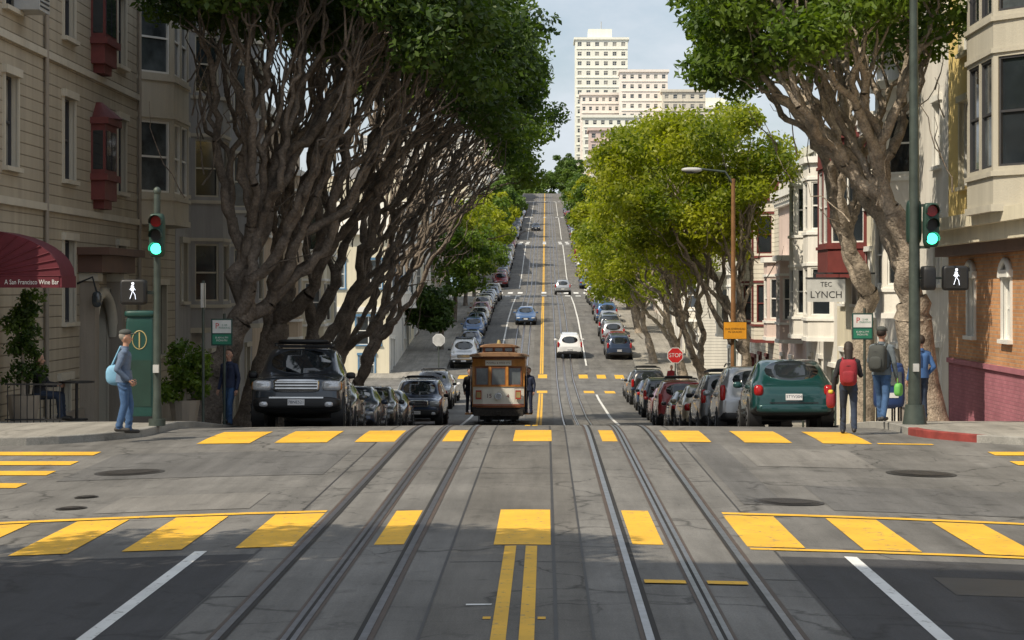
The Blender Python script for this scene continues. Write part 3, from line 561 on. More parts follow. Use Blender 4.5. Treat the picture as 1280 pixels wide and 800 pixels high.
shrub('potted_shrub',-7.55,45,.2,.6,1.1,44,'leaf_mid',3); shrub('potted_shrub',-9.95,41.0,.7,.35,1.7,30,'leaf_dark',4)
# ------------------------------------------------ vehicles
def carbody(kind,lvl):
    S={'suv':[(-2.36,.78,.42,.78,.84,.62),(-2.28,.90,.32,1.0,1.08,.72),(-1.15,.94,.30,1.12,1.18,.76),(-.40,.95,.30,1.14,1.76,.68),(.55,.95,.30,1.15,1.81,.70),(1.5,.94,.30,1.16,1.80,.69),(2.12,.93,.32,1.16,1.74,.67),(2.34,.90,.36,1.10,1.15,.76),(2.40,.84,.45,.9,.96,.72)],
    'sedan':[(-2.3,.72,.34,.58,.64,.58),(-2.2,.85,.24,.74,.80,.68),(-1.05,.89,.22,.91,.96,.74),(-.25,.90,.22,.94,1.41,.58),(.45,.90,.22,.95,1.46,.59),(1.05,.90,.22,.96,1.41,.57),(1.75,.88,.24,.98,1.04,.70),(2.2,.85,.28,.94,1.00,.68),(2.3,.76,.38,.72,.80,.62)],
    'hatch':[(-1.95,.70,.36,.60,.68,.54),(-1.85,.83,.26,.82,.90,.64),(-.95,.87,.24,.96,1.02,.68),(-.25,.88,.24,.96,1.48,.61),(.4,.88,.24,.97,1.55,.63),(1.18,.88,.24,.97,1.51,.61),(1.76,.87,.28,.95,1.00,.72),(1.95,.84,.30,.86,.91,.68),(2.02,.76,.38,.66,.72,.60)],
    'van':[(-2.3,.76,.38,.66,.72,.60),(-2.2,.89,.28,.90,.98,.72),(-1.35,.92,.26,1.06,1.12,.76),(-.55,.93,.26,1.08,1.71,.65),(.5,.93,.26,1.09,1.77,.67),(1.5,.93,.26,1.10,1.75,.66),(2.02,.92,.28,1.10,1.66,.64),(2.28,.89,.32,1.02,1.08,.72),(2.36,.82,.42,.82,.90,.68)]}[kind]
    bm=bmesh.new(); cr=bm.edges.layers.float.new('crease_edge'); rings=[]
    for (y,w,zb,zl,zt,tw) in S:
        half=[(w*.90,zb),(w*.99,zb+.14),(w*1.01,(zb+zl)/2+.02),(w*.97,zl),(tw,zt-.05),(tw*.86,zt)]
        rings.append([bm.verts.new((x,y,z)) for x,z in half]+[bm.verts.new((-x,y,z)) for x,z in reversed(half)])
    n=12; gl=[]
    for j in range(len(S)-1):
        cab0,cab1=(S[j][4]-S[j][3])>.3,(S[j+1][4]-S[j+1][3])>.3
        for i in range(n):
            f=bm.faces.new((rings[j][i],rings[j][(i+1)%n],rings[j+1][(i+1)%n],rings[j+1][i])); f.smooth=True
            if i in (3,7) and (cab0 and cab1): gl.append(f)
            if i==5 and cab0!=cab1: gl.append(f)
            if i in (0,10,11): f.material_index=2
    for R_ in (rings[0],rings[-1]):
        for i in range(5): 
            f=bm.faces.new((R_[i],R_[i+1],R_[10-i],R_[11-i])); f.smooth=True
    for j in range(len(S)-1):
        for i,cv in ((1,.5),(3,.6),(4,.55),(5,.4),(6,.4),(7,.55),(8,.6),(10,.5)):
            e=bm.edges.get((rings[j][i],rings[j+1][i])); 
            if e: e[cr]=cv
    for j in (0,1,2,3,6,7,8):
        if j>=len(S): continue
        for i in range(n):
            e=bm.edges.get((rings[j][i],rings[j][(i+1)%n]))
            if e: e[cr]=max(e[cr],.45 if j in (0,8,2,7) else .5 if i==5 else .3)
    for f in gl:
        wide=abs(f.verts[0].co.x-f.verts[1].co.x)>.8 or abs(f.verts[0].co.x-f.verts[2].co.x)>.8
        bmesh.ops.inset_individual(bm,faces=[f],thickness=.035,depth=-.010); f.material_index=1
        for e in f.edges: e[cr]=1.0
        if wide:      # widen windscreen and rear window towards the pillars
            for v in f.verts: v.co.x*=1.12
    bmesh.ops.recalc_face_normals(bm,faces=bm.faces)
    me=bpy.data.meshes.new('t'); bm.to_mesh(me); bm.free(); ob=bpy.data.objects.new('t',me); scene.collection.objects.link(ob)
    for _ in range(3): me.materials.append(None)
    s=ob.modifiers.new('s','SUBSURF'); s.levels=lvl
    dg=bpy.context.evaluated_depsgraph_get(); e=bpy.data.meshes.new_from_object(ob.evaluated_get(dg)); out=MB()
    nm=['PAINT','carglass','black']
    out.v=[tuple(v.co) for v in e.vertices]; out.f=[tuple(p.vertices) for p in e.polygons]; out.m=[nm[p.material_index] for p in e.polygons]; out.s=[True]*len(out.f)
    bpy.data.objects.remove(ob); return out,S
def carmesh(kind,lvl):
    mb,S=carbody(kind,lvl); big=kind in('suv','van'); W=.93 if big else .87; L0=S[0][0]; L1=S[-1][0]; r=.37 if kind=='suv' else .32
    wy=(L0+.88,L1-.92)
    for y in wy:
        for s in (-1,1):
            mb.tube([(s*(W-.25),y,r),(s*(W+.01),y,r)],[r+.075]*2,'black',20); mb.tube([(s*(W-.22),y,r),(s*(W-.01),y,r),(s*(W+.03),y,r)],[r,r,r-.05],'tyre',20)
            mb.tube([(s*(W+.02),y,r),(s*(W+.035),y,r)],[r*.62]*2,'rim',12)
            if lvl>1:
                for k in range(5):
                    t=k*2*math.pi/5; mb.tube([(s*(W+.037),y+.05*math.cos(t+.5),r+.05*math.sin(t+.5)),(s*(W+.04),y+r*.5*math.cos(t+.6),r+r*.5*math.sin(t+.6))],[.02,.03],'black',5)
    zl=S[1][3]; zf=zl-.14
    if kind=='suv':
        for s in (-1,1): mb.sell((s*.70,L0+.08,zl-.10),(.20,.13,.11),'headlamp',.5); mb.sell((s*.86,L0+.16,zl-.10),(.06,.10,.09),'amber',.6); mb.sell((s*.66,L0-.07,.52),(.09,.04,.055),'headlamp',.8)
        mb.sell((0,L0+.03,zl-.10),(.48,.08,.14),'chrome',.35); mb.box(-.42,.42,L0-.065,L0-.045,zl-.19,zl-.01,'black')
        for k in range(3): mb.box(-.43,.43,L0-.08,L0-.065,zl-.17+k*.06,zl-.14+k*.06,'chrome')
        mb.sell((0,L0+.05,.55),(.90,.14,.13),'black',.45); mb.box(-.55,.55,L0-.10,L0-.085,.64,.67,'chrome')
    else:
        for s in (-1,1): mb.sell((s*.62,L0+.11,zf+.03),(.18,.13,.075),'headlamp',.7)
        mb.sell((0,L0+.03,zf),(.34,.05,.065),'black',.4); mb.sell((0,L0+.02,.38),(.52,.05,.07),'black',.4); mb.box(-.3,.3,L0-.03,L0-.022,zf-.005,zf+.01,'chrome')
    mb.box(-.17,.17,L0-.11 if kind=='suv' else L0-.05,L0+.0,.50,.62,'plate')
    zr=S[-2][3]; 
    for s in (-1,1):
        if kind in('suv','van'): mb.sell((s*.83,L1-.08,zr+.02),(.07,.09,.20),'taillamp',.45)
        elif kind=='hatch': mb.sell((s*.72,L1-.09,zr-.04),(.10,.11,.12),'taillamp',.7)
        else: mb.sell((s*.66,L1-.05,zr-.09),(.18,.10,.075),'taillamp',.5)
        mb.sell((s*(W+.10),S[2][0]+.55,S[2][3]+.06),(.10,.06,.07),'PAINT' if kind!='suv' else 'black',.7)
    mb.box(-.17,.17,L1-.03,L1+.035,.62 if kind!='suv' else .75,.75 if kind!='suv' else .88,'plate')
    mb.sell((0,L1-.05,.45),(.84 if big else .78,.11,.09),'black' if kind!='hatch' else 'PAINT',.35)
    for s in (-1,1): mb.box(min(s*(W+.012),s*(W+.025)),max(s*(W+.012),s*(W+.025)),wy[0]+.5,wy[1]-.5,.44,.49,'black')
    if lvl>1:
        for s in (-1,1):
            for y in (S[3][0]+.55,S[5][0]-.1): mb.box(s*(W+.022)-.008,s*(W+.022)+.008,y,y+.2,S[3][3]-.13,S[3][3]-.10,'black')
            if big: mb.tube([(s*.6,S[3][0]+.3,S[4][4]+.03),(s*.62,S[4][0],S[4][4]+.07),(s*.6,S[6][0]-.3,S[4][4]+.02)],[.02]*3,'black',6)
        if kind=='suv':
            for y in (-.1,.7,1.3): mb.tube([(-.62,y,S[4][4]+.07),(.62,y,S[4][4]+.07)],[.018]*2,'black',6)
            mb.sell((0,-.15,S[4][4]+.11),(.55,.18,.05),'black',.6)
        mb.box(-.5,.5,L1+.005,L1+.02,.555,.575,'black')
        if kind in('hatch','suv','van'): mb.text('7BNE521' if kind=='suv' else '5TYV304',.085,(0,(L1+.037),.81 if kind=='suv' else .69),(-1,0,0),(0,0,1),'navy')
        if kind=='suv': mb.text('7BNE521',.085,(0,L0-.113,.56),(1,0,0),(0,0,1),'navy')
    M['PAINT']=M['p_grey']; me=mb.mesh('car_'+kind); return me
CM={}
def car(name,kind,x,y,paint,away,lvl=2,sc=1.0,tw=0):
    k=(kind,lvl)
    if k not in CM: CM[k]=carmesh(kind,lvl)
    kk=(kind,lvl,paint)
    if kk not in CM:
        me=CM[k].copy(); names=list(me['slots']); me.materials[names.index('PAINT')]=M[paint]; CM[kk]=me
    ob=bpy.data.objects.new(name,CM[kk]); scene.collection.objects.link(ob)
    sl=math.atan2(E(y+1.3)-E(y-1.3),2.6); z=(H(x,y+1.3)+H(x,y-1.3))/2
    ob.matrix_world=Matrix.Translation((x,y,z))@Matrix.Rotation(sl,4,'X')@Matrix.Rotation((math.pi if away else 0)+tw,4,'Z')@Matrix.Scale(sc,4); return ob
car('parked_suv','suv',-5.45,48.4,'p_dark',False,2,1.05,.05)
for kind,x,y,p in (('sedan',-5.7,56,'p_grey'),('sedan',-5.6,62.3,'p_navy'),('hatch',-5.55,68.6,'p_black'),('sedan',-5.6,75,'p_dark'),('suv',-4.9,84.5,'p_navy'),('van',-5.5,92,'p_white'),('sedan',-5.5,99,'p_silver'),('suv',-5.5,106,'p_grey'),('sedan',-5.5,113,'p_white')): car('parked_car',kind,x,y,p,False,2,1,RR.uniform(-.02,.02))
for kind,x,y,p in (('hatch',5.35,48.2,'p_green'),('van',5.3,56.2,'p_silver'),('suv',5.3,63.3,'p_grey'),('hatch',5.2,70,'p_tan'),('sedan',5.2,76.5,'p_black'),('suv',5.15,83.2,'p_red'),('sedan',5.2,90,'p_red'),('van',5.2,97,'p_dark'),('sedan',5.2,104,'p_navy'),('suv',5.2,111,'p_black'),('sedan',5.2,118,'p_silver')): car('parked_car',kind,x,y,p,True,2,1.0 if kind!='hatch' else 1.04,RR.uniform(-.02,.02))
pc=['p_white','p_silver','p_navy','p_grey','p_dark','p_blue','p_navy','p_red','p_tan','p_dark','p_black']
for side in (-1,1):
    y=146.
    while y<560:
        if not any(a-4<y+3 and y-3<b+4 for a,b in INT) and RR.random()<.92:
            car('parked_car',RR.choice(['sedan','suv','van','sedan','hatch']),(-5.75 if side<0 else 5.25)+RR.uniform(-.12,.12),y,RR.choice(pc),side>0,2 if y<175 else 1,1,RR.uniform(-.03,.03))
        y+=RR.uniform(5.5,6.4)
car('white_suv','van',1.75,158,'p_white',True,2); car('blue_sedan','sedan',-1.7,186,'p_blue',False,2); car('white_car','van',2.0,252,'p_silver',True,1); car('car','sedan',-1.9,420,'p_dark',False,1)
# ------------------------------------------------ cable car
def cablecar(x,y):
    c=MB(); B='cc_brown'; Wd='cc_wood'
    c.box(-1.0,1.0,.1,8.2,.42,.72,'black')
    for yy in (1.6,2.8,5.6,6.8):
        for s in (-1,1): c.tube([(s*.45,yy,.28),(s*.60,yy,.28)],[.28]*2,'iron',16)
    c.box(-.75,.75,.9,7.4,.2,.42,'black'); c.box(-.95,.95,-.12,.1,.38,.62,'iron'); c.box(-.08,.08,-.3,-.1,.42,.56,'iron')
    for k in range(7): c.box(-.75+k*.25-.02,-.75+k*.25+.02,-.02,.02,.12,.38,'black')
    c.box(-.8,.8,-.04,.04,.10,.14,'black')
    xs=[-.98,-.6,-.2,.2,.6,.98]; yf=[.16,.04,0,0,.04,.16]
    def band(z0,z1,m,o=0):
        for i in range(5): c.hexa([(xs[i],yf[i]-o,z0),(xs[i+1],yf[i+1]-o,z0),(xs[i+1],yf[i+1]+.05,z0),(xs[i],yf[i]+.05,z0),(xs[i],yf[i]-o,z1),(xs[i+1],yf[i+1]-o,z1),(xs[i+1],yf[i+1]+.05,z1),(xs[i],yf[i]+.05,z1)],m)
    band(.70,.79,B,.02); band(.79,1.50,'cc_cream'); band(1.50,1.54,Wd,.03); band(2.28,2.56,Wd,.01); band(2.56,2.66,B,.04)
    band(.80,.83,'cc_red',.006)
    for px,w in ((-.94,.06),(-.33,.05),(.33,.05),(.94,.06)):
        yy=.02+.14*(abs(px)>.6); c.box(px-w,px+w,yy-.03,yy+.06,1.541,2.28,Wd)
    for a,b_,yo in ((-.88,-.38,.08),(-.28,.28,.0),(.38,.88,.08)):
        c.box(a,b_,yo+.03,yo+.045,1.56,2.24,'glass_b'); c.box(a-.02,b_+.02,yo,yo+.028,1.541,1.58,B); c.box(a-.02,b_+.02,yo,yo+.028,2.21,2.279,B)
        c.box(a-.02,a+.03,yo,yo+.028,1.581,2.209,B); c.box(b_-.03,b_+.02,yo,yo+.028,1.581,2.209,B)
    c.tube([(0,-.09,1.14),(0,.0,1.14)],[.13,.13],'chrome',18); c.tube([(0,-.10,1.14),(0,-.088,1.14)],[.10,.10],'headlamp',18)
    for s in (-1,1):
        c.box(s*.76-.11,s*.76+.11,-.004,.02,1.02,1.36,'cc_red'); c.box(s*.76-.08,s*.76+.08,-.010,-.0045,1.08,1.30,'gold')
    c.text('15',.22,(-.36,-.006,1.14),(1,0,0),(0,0,1),'maroon'); c.text('4',.22,(.36,-.006,1.14),(1,0,0),(0,0,1),'maroon')
    c.box(-.5,.5,-.035,-.012,2.31,2.51,'cc_cream'); c.text('POWELL & HYDE STS.',.095,(0,-.037,2.41),(1,0,0),(0,0,1),'maroon')
    for s in (-1,1):
        for yy in (.22,1.2,2.2,3.2): c.tube([(s*.98,yy,.72),(s*.98,yy,2.6)],[.03]*2,Wd,8); c.tube([(s*1.08,yy,.9),(s*1.08,yy,2.3)],[.015]*2,'chrome',6)
        c.box(min(s*.93,s*.99),max(s*.93,s*.99),3.6,8.1,.72,1.5,'cc_red'); c.box(min(s*.93,s*.99),max(s*.93,s*.99),3.6,8.1,2.25,2.6,Wd)
        for k in range(7): yy=3.6+k*.74; c.box(min(s*.93,s*.99),max(s*.93,s*.99),yy,yy+.1,1.501,2.249,Wd)
        c.box(min(s*.955,s*.96),max(s*.955,s*.96),3.7,8.0,1.501,2.249,'glass'); c.box(min(s*1.0,s*1.3),max(s*1.0,s*1.3),.5,7.6,.42,.48,Wd)
        c.box(min(s*.1,s*.9),max(s*.1,s*.9),.6,3.4,1.05,1.12,Wd); c.box(min(s*.08,s*.14),max(s*.08,s*.14),.6,3.4,1.12,1.7,Wd)
        c.box(min(s*.975,s*1.03),max(s*.975,s*1.03),.2,8.1,2.561,2.66,B)
    c.box(-.93,.93,.2,8.1,.721,.76,B); c.box(-.93,.93,3.6,3.66,.76,2.6,Wd)
    def arch(w,z0,h,ya,yb,m,e=.12,n=12):
        vs=[]; 
        for yy,kk in ((ya,.86),(ya+.18,.97),(ya+.5,1),(yb-.3,1),(yb,.88)):
            for i in range(n+1):
                t=math.pi*i/n; vs.append((-w*kk*math.cos(t),yy,z0+h*math.sin(t)**.7*kk))
        m1=n+1; c.add(vs,[(j*m1+i,j*m1+i+1,(j+1)*m1+i+1,(j+1)*m1+i) for j in range(4) for i in range(n)],m,True)
        c.add(vs[:m1],[tuple(range(m1))],m); c.add(vs[-m1:],[tuple(range(m1))],m)
    arch(1.14,2.661,.17,-.25,8.4,'cc_roof'); c.box(-1.1,1.1,.0,8.2,2.64,2.67,'cc_cream')
    c.box(-.62,.62,.5,7.8,2.78,3.02,B)
    for k in range(10):
        for s in (-1,1): c.box(min(s*.62,s*.63),max(s*.62,s*.63),.7+k*.7,1.15+k*.7,2.86,2.98,'glass_b')
    for k in (-.38,0,.38): c.box(k-.14,k+.14,.488,.499,2.86,2.98,'glass_b')
    arch(.74,3.02,.14,.25,8.0,'cc_roof')
    c.tube([(0,.9,3.14),(0,.9,3.3)],[.09,.05],'gold',10)
    for yy,xx in ((1.0,-.6),(1.7,.62),(2.6,-.55)): c.sell((xx,yy,1.45),(.19,.14,.30),'navy' if xx>0 else 'jacket_grey',.8); c.sell((xx,yy,1.88),(.09,.10,.12),'skin'); c.sell((xx,yy+.02,1.93),(.095,.10,.10),'hair')
    ob=c.obj('cable_car'); sl=math.atan2(E(y+6)-E(y+1),5); ob.matrix_world=Matrix.Translation((x,y,H(x,y)+.02))@Matrix.Rotation(sl,4,'X'); return ob
cablecar(TC[0],82.5)
# ------------------------------------------------ people
def person(name,loc,rot,top,pants,shoe='shoe',hair='hair',Hh=1.75,arms=('down','down'),stride=0,longh=False,cap=None,pack=None,seated=False,bag=None,female=False,lean=0):
    C=[]; dz=0
    def c(a,ra,b_,rb,l): C.append((np.array(a,float),ra,np.array(b_,float),rb,l))
    k=.92 if female else 1.0
    if seated: dz=-.44
    elif stride: dz=-.03
    for s in (-1,1):
        if seated: hip=(s*.09,-.02,.50);kn=(s*.12,.42,.50);an=(s*.12,.45,.10)
        else:
            fy=stride*(-s); hip=(s*.085,0,.92+dz); an=(s*.105,fy,.09+(.04 if fy<-.05 else 0)); kn=(s*.10,fy*.5+.03+(.03 if fy else 0),.50)
        c(hip,.10*k,kn,.068*k,'P'); c(kn,.068*k,an,.058,'P'); c((an[0],an[1]-.04,an[2]-.045),.042,(an[0]+s*.015,an[1]+.16,an[2]-.055),.034,'S')
    L=lean
    c((-.06,0,.97+dz),.115*k,(.06,0,.97+dz),.115*k,'P')
    for s in (-1,1): c((s*.055,0,1.06+dz),.105*k,(s*.085*k,L*.5,1.33+dz),.112*k,'T'); c((0,L*.7,1.42+dz),.06,(s*.155*k,L*.6,1.40+dz),.062*k,'T')
    c((0,L*.8,1.44+dz),.052,(0,.012+L,1.55+dz),.05,'K'); c((0,.005+L,1.63+dz),.083,(0,.01+L,1.68+dz),.084,'K'); c((0,.045+L,1.585+dz),.05,(0,.03+L,1.60+dz),.06,'K'); c((0,.10+L,1.635+dz),.012,(0,.115+L,1.615+dz),.017,'K')
    for s in (-1,1): c((s*.084,0+L,1.64+dz),.018,(s*.086,-.005+L,1.62+dz),.014,'K')
    c((0,-.025+L,1.67+dz),.088,(0,-.01+L,1.705+dz),.084,'H')
    if longh: c((0,-.05+L,1.62+dz),.085,(0,-.10+L,1.40+dz),.075,'H')
    A={'down':((.245,-.03,1.12),(.26,.06,.87)),'pocket':((.26,-.10,1.12),(.20,.07,.95)),'strap':((.25,.06,1.14),(.14,.18,1.27)),'hold':((.34,.08,1.28),(.42,.20,1.48)),'swing':((.25,.12,1.14),(.24,.30,.98)),'bag':((.27,-.02,1.11),(.31,.03,.84)),'table':((.24,.12,1.16),(.15,.36,1.14))}
    hands=[]
    for s,a in ((-1,arms[0]),(1,arms[1])):
        el,wr=A[a]; el=np.array((el[0]*s*k,el[1]+L*.4,el[2]+dz)); wr=np.array((wr[0]*s*k,wr[1]+L*.4,wr[2]+dz)); sh=(s*.175*k,L*.6,1.39+dz)
        c(sh,.066*k,el,.052*k,'T'); c(el,.052*k,wr,.040,'T'); d=(wr-el)/np.linalg.norm(wr-el); c(wr,.030,wr+d*.03,.026,'K'); hands.append((s,wr+d*.02,d))
    t=MB()
    for a,ra,b_,rb,l in C:
        d=b_-a; n=np.linalg.norm(d)+1e-6; d/=n
        t.tube([a-d*ra*.97,a-d*ra*.7,a-d*ra*.3,a,b_,b_+d*rb*.3,b_+d*rb*.7,b_+d*rb*.97],[ra*.2,ra*.71,ra*.95,ra,rb,rb*.95,rb*.71,rb*.2],'b',14)
    M['b']=None; me=t.mesh('t'); ob=bpy.data.objects.new('t',me); scene.collection.objects.link(ob)
    r_=ob.modifiers.new('r','REMESH'); r_.mode='VOXEL'; r_.voxel_size=.013; s_=ob.modifiers.new('s','SMOOTH'); s_.iterations=3; s_.factor=.5
    e=bpy.data.meshes.new_from_object(ob.evaluated_get(bpy.context.evaluated_depsgraph_get())); bpy.data.objects.remove(ob)
    V=np.array([v.co for v in e.vertices]); F=[tuple(p.vertices) for p in e.polygons]; ce=np.array([V[list(f)].mean(0) for f in F]); best=np.full(len(F),9.); lab=np.zeros(len(F),int)
    for i,(a,ra,b_,rb,l) in enumerate(C):
        d=b_-a; tt=np.clip(((ce-a)@d)/(d@d+1e-9),0,1); dist=np.linalg.norm(ce-(a+tt[:,None]*d),axis=1)-(ra+(rb-ra)*tt); m=dist<best; best[m]=dist[m]; lab[m]=i
    mm={'P':pants,'S':shoe,'T':top,'K':'skin','H':hair}; lb=[C[i][4] for i in lab]
    cloth=np.zeros(len(V),bool)
    for f,l in zip(F,lb):
        if l in 'PT': cloth[list(f)]=True
    ph=V[:,2]*52+np.sin(V[:,0]*31+V[:,2]*17)*2.2+np.sin(V[:,1]*23)*1.7; dirn=V[:,:2]-np.where(V[:,2:3]<.88,np.stack([np.sign(V[:,0])*.1,V[:,1]*0],1),0); ln=np.linalg.norm(dirn,axis=1)[:,None]+1e-6
    V[:,:2]+=np.where(cloth[:,None],dirn/ln*(np.sin(ph)*np.clip(np.sin(V[:,2]*9+V[:,0]*6),0,1))[:,None]*.007,0)
    o=MB(); o.v=[tuple(v) for v in V]; o.f=F; o.m=[mm[l] for l in lb]; o.s=[True]*len(F)
    hz=dz
    for s in (-1,1): o.sell((s*.033,.083+L,1.655+hz),(.013,.008,.009),'sign_white'); o.sell((s*.033,.090+L,1.655+hz),(.006,.004,.007),'black')
    o.sell((0,.088+L,1.585+hz),(.022,.010,.005),'red_cloth')
    for s,w,d in hands:
        side=np.cross(d,(0,1.,0)) if abs(d[1])<.8 else np.cross(d,(0,0,1.)); side/=np.linalg.norm(side); fwd=np.cross(side,d)
        o.tube([w,w+d*.03,w+d*.085],[.026,.038,.036],'skin',10,fl=.5)
        for k_,(off,ln) in enumerate(((-.027,.06),(-.009,.075),(.010,.07),(.027,.055))):
            p=w+d*.08+fwd*off; q=p+d*ln*.45; r3=q+(d*.75-side*s*.5)*ln*.35; o.tube([p,q,r3,r3+(d*.4-side*s*.8)*ln*.25],[.0095,.009,.008,.006],'skin',6)
        p=w+d*.03+fwd*.03; o.tube([p,p+d*.03+fwd*.02,p+d*.06+fwd*.022],[.012,.011,.008],'skin',6)
    if cap: o.sell((0,-.005+L,1.725+hz),(.098,.108,.062),cap); o.sell((0,.12+L,1.705+hz),(.07,.075,.012),cap)
    if not female: o.tube([(0,L*.2,.90+dz),(0,L*.3,1.0+dz),(0,L*.35,1.10+dz)],[.190,.178,.160],top,18,False,True,.76)
    o.tube([(0,L*.8-.005,1.45+dz),(0,L*.85,1.50+dz)],[.075,.066],top,12,False)
    if pack:
        o.sell((0,-.21,1.20+hz),(.165,.115,.25),pack,.5); o.sell((0,-.32,1.12+hz),(.12,.04,.12),pack,.6); o.tube([(-.03,-.2,1.44+hz),(0,-.2,1.48+hz),(.03,-.2,1.44+hz)],[.01]*3,'black',5); o.tube([(-.13,-.30,1.31+hz),(0,-.325,1.33+hz),(.13,-.30,1.31+hz)],[.006]*3,'black',5)
        for s in (-1,1): o.tube([(s*.10,-.10,1.40+hz),(s*.11,-.02,1.475+hz),(s*.115,.09,1.40+hz),(s*.115,.13,1.28+hz),(s*.14,.06,1.08+hz),(s*.14,-.10,1.02+hz)],[.02]*6,pack,6,fl=.5)
    if bag=='shoulder':
        o.sell((-.22,-.12,.98),(.09,.20,.18),'bag_blue',.7); o.tube([(-.2,-.22,1.12),(-.12,-.06,1.46),(.02,.0,1.47),(-.16,.08,1.14)],[.018]*4,'bag_blue',6)
    if bag=='hand':
        o.sell((-.33,.04,.66),(.09,.15,.17),'red_cloth',.6); o.sell((-.33,-.02,.80),(.05,.10,.04),'yellow_plastic',.7); o.tube([(-.33,-.05,.76),(-.31,.04,.86),(-.33,.12,.76)],[.008]*3,'red_cloth',5)
    if bag=='green': o.sell((.30,.06,.60),(.07,.10,.12),'bag_green',.6); o.tube([(.30,.0,.68),(.28,.06,.84),(.30,.12,.68)],[.006]*3,'bag_green',5)
    ob=o.obj(name); sc=Hh/1.78; ob.matrix_world=Matrix.Translation(loc)@Matrix.Rotation(rot,4,'Z')@Matrix.Scale(sc,4); return ob
person('pedestrian',(-6.98,35.6,SZ(-1,35.6)),-math.pi/2+.1,'jacket_grey','jeans',hair='hair_grey',Hh=1.76,arms=('pocket','pocket'),cap='pack_grey',bag='shoulder',stride=.07,lean=.03)
person('pedestrian',(5.25,37.3,H(5.25,37.3)),-.15,'jacket_black','jeans_dark','boot','hair',1.64,('bag','strap'),.13,True,None,'red_cloth',bag='hand',female=True)
person('pedestrian',(6.2,39.7,SZ(1,39.7)),-.5,'shirt_grey','jeans','shoe','hair',1.80,('strap','down'),.22,False,'pack_grey','pack_grey',bag='green')
person('pedestrian',(7.35,42.2,SZ(1,42.2)),.4,'blue_cloth','jeans_dark',Hh=1.70,arms=('down','pocket'))
person('pedestrian',(-6.95,47.3,SZ(-1,47.3)),2.6,'navy','jeans',Hh=1.72,arms=('down','down'),stride=.1)
person('pedestrian',(6.9,118,SZ(1,118)),3.0,'red_cloth','jeans_dark',Hh=1.7,stride=.12)
person('pedestrian',(7.9,92,SZ(1,92)),.2,'jacket_black','jeans',Hh=1.75,stride=.15)
zc=E(83.5)+.5
person('cable_car_conductor',(TC[0]+1.16,82.9,zc-.02),math.pi-.5,'navy','navy','boot','hair',1.80,('down','hold'))
person('cable_car_passenger',(TC[0]-1.16,84.0,zc-.04),math.pi+.5,'jacket_black','jeans_dark','boot','hair',1.74,('hold','down'))
cz=SZ(-1,41); 
m=MB(); x=-9.75; yy=41.3; m.box(x-.22,x+.22,yy-.22,yy+.22,cz+.44,cz+.48,'black'); m.box(x-.24,x-.2,yy-.22,yy+.22,cz+.5,cz+.9,'black')
for a in (-.2,.2):
    for b_ in (-.2,.2): m.cyl((x+a,yy+b_,cz),(x+a,yy+b_,cz+.45),.015,'black',6)
m.cyl((x-.2,yy-.2,cz+.45),(x-.22,yy-.2,cz+.9),.015,'black',6); m.obj('cafe_chair')
person('seated_person',(-9.72,41.3,cz),-math.pi/2,'jacket_black','jeans_dark',Hh=1.72,arms=('table','table'),seated=True)
m=MB(); m.cyl((-9.0,41.3,cz+.72),(-9.0,41.3,cz+.75),.34,'black',20); m.cyl((-9.0,41.3,cz),(-9.0,41.3,cz+.72),.03,'black',8); m.cyl((-9.0,41.3,cz),(-9.0,41.3,cz+.03),.22,'black',14); m.obj('cafe_table')
m=MB()
for k in range(9): m.cyl((-9.9+k*.12,39.6,cz),(-9.9+k*.12,39.6,cz+.75),.010,'black',6)
m.box(-9.95,-8.9,39.58,39.62,cz+.75,cz+.78,'black'); m.box(-9.95,-8.9,39.58,39.62,cz+.1,cz+.13,'black'); m.obj('railing')
# ------------------------------------------------ signals, signs, furniture
def signal(mb,x,y,z,lit='g',s=1.0,dr=-1):
    mb.sell((x,y,z),(.15*s,.11*s,.42*s),'signal_green',.35)
    for k,(m,dzz) in enumerate((('lit_red' if lit=='r' else 'red_lens',.26),('amber' if lit=='a' else 'black',0),('lit_green' if lit=='g' else 'black',-.26))):
        zz=z+dzz*s; mb.tube([(x,y+dr*.10*s,zz),(x,y+dr*.125*s,zz)],[.105*s]*2,m,18)
        pts=[(x+.12*s*math.cos(t),zz+.12*s*math.sin(t)) for t in np.linspace(-.35,math.pi+.35,12)]
        mb.add([(a,y+dr*.09*s,b_) for a,b_ in pts]+[(a,y+dr*.30*s,b_) for a,b_ in pts],[(i,i+1,i+13,i+12) for i in range(11)],'signal_green')
def walkfig(mb,x,y,z,s):
    q='lit_white'; mb.tube([(x+.01*s,y,z+.36*s),(x+.01*s,y-.01,z+.36*s)],[.055*s]*2,q,10)
    for a,b_,r_ in (((.0,.27),(-.01,.05),.06),((0,.24),(-.12,.10),.03),((.0,.24),(.12,.08),.03),((0,.05),(-.11,-.28),.035),((0,.05),(.10,-.10),.035),((.10,-.10),(.13,-.30),.035)):
        mb.tube([(x+a[0]*s,y-.005,z+a[1]*s),(x+b_[0]*s,y-.005,z+b_[1]*s)],[r_*s]*2,q,6,fl=.25)
def walkbox(mb,x,y,z): mb.sell((x,y,z),(.235,.11,.225),'black',.25); mb.box(x-.19,x+.19,y-.118,y-.112,z-.18,z+.18,'groove'); walkfig(mb,x,y-.122,z,.42)
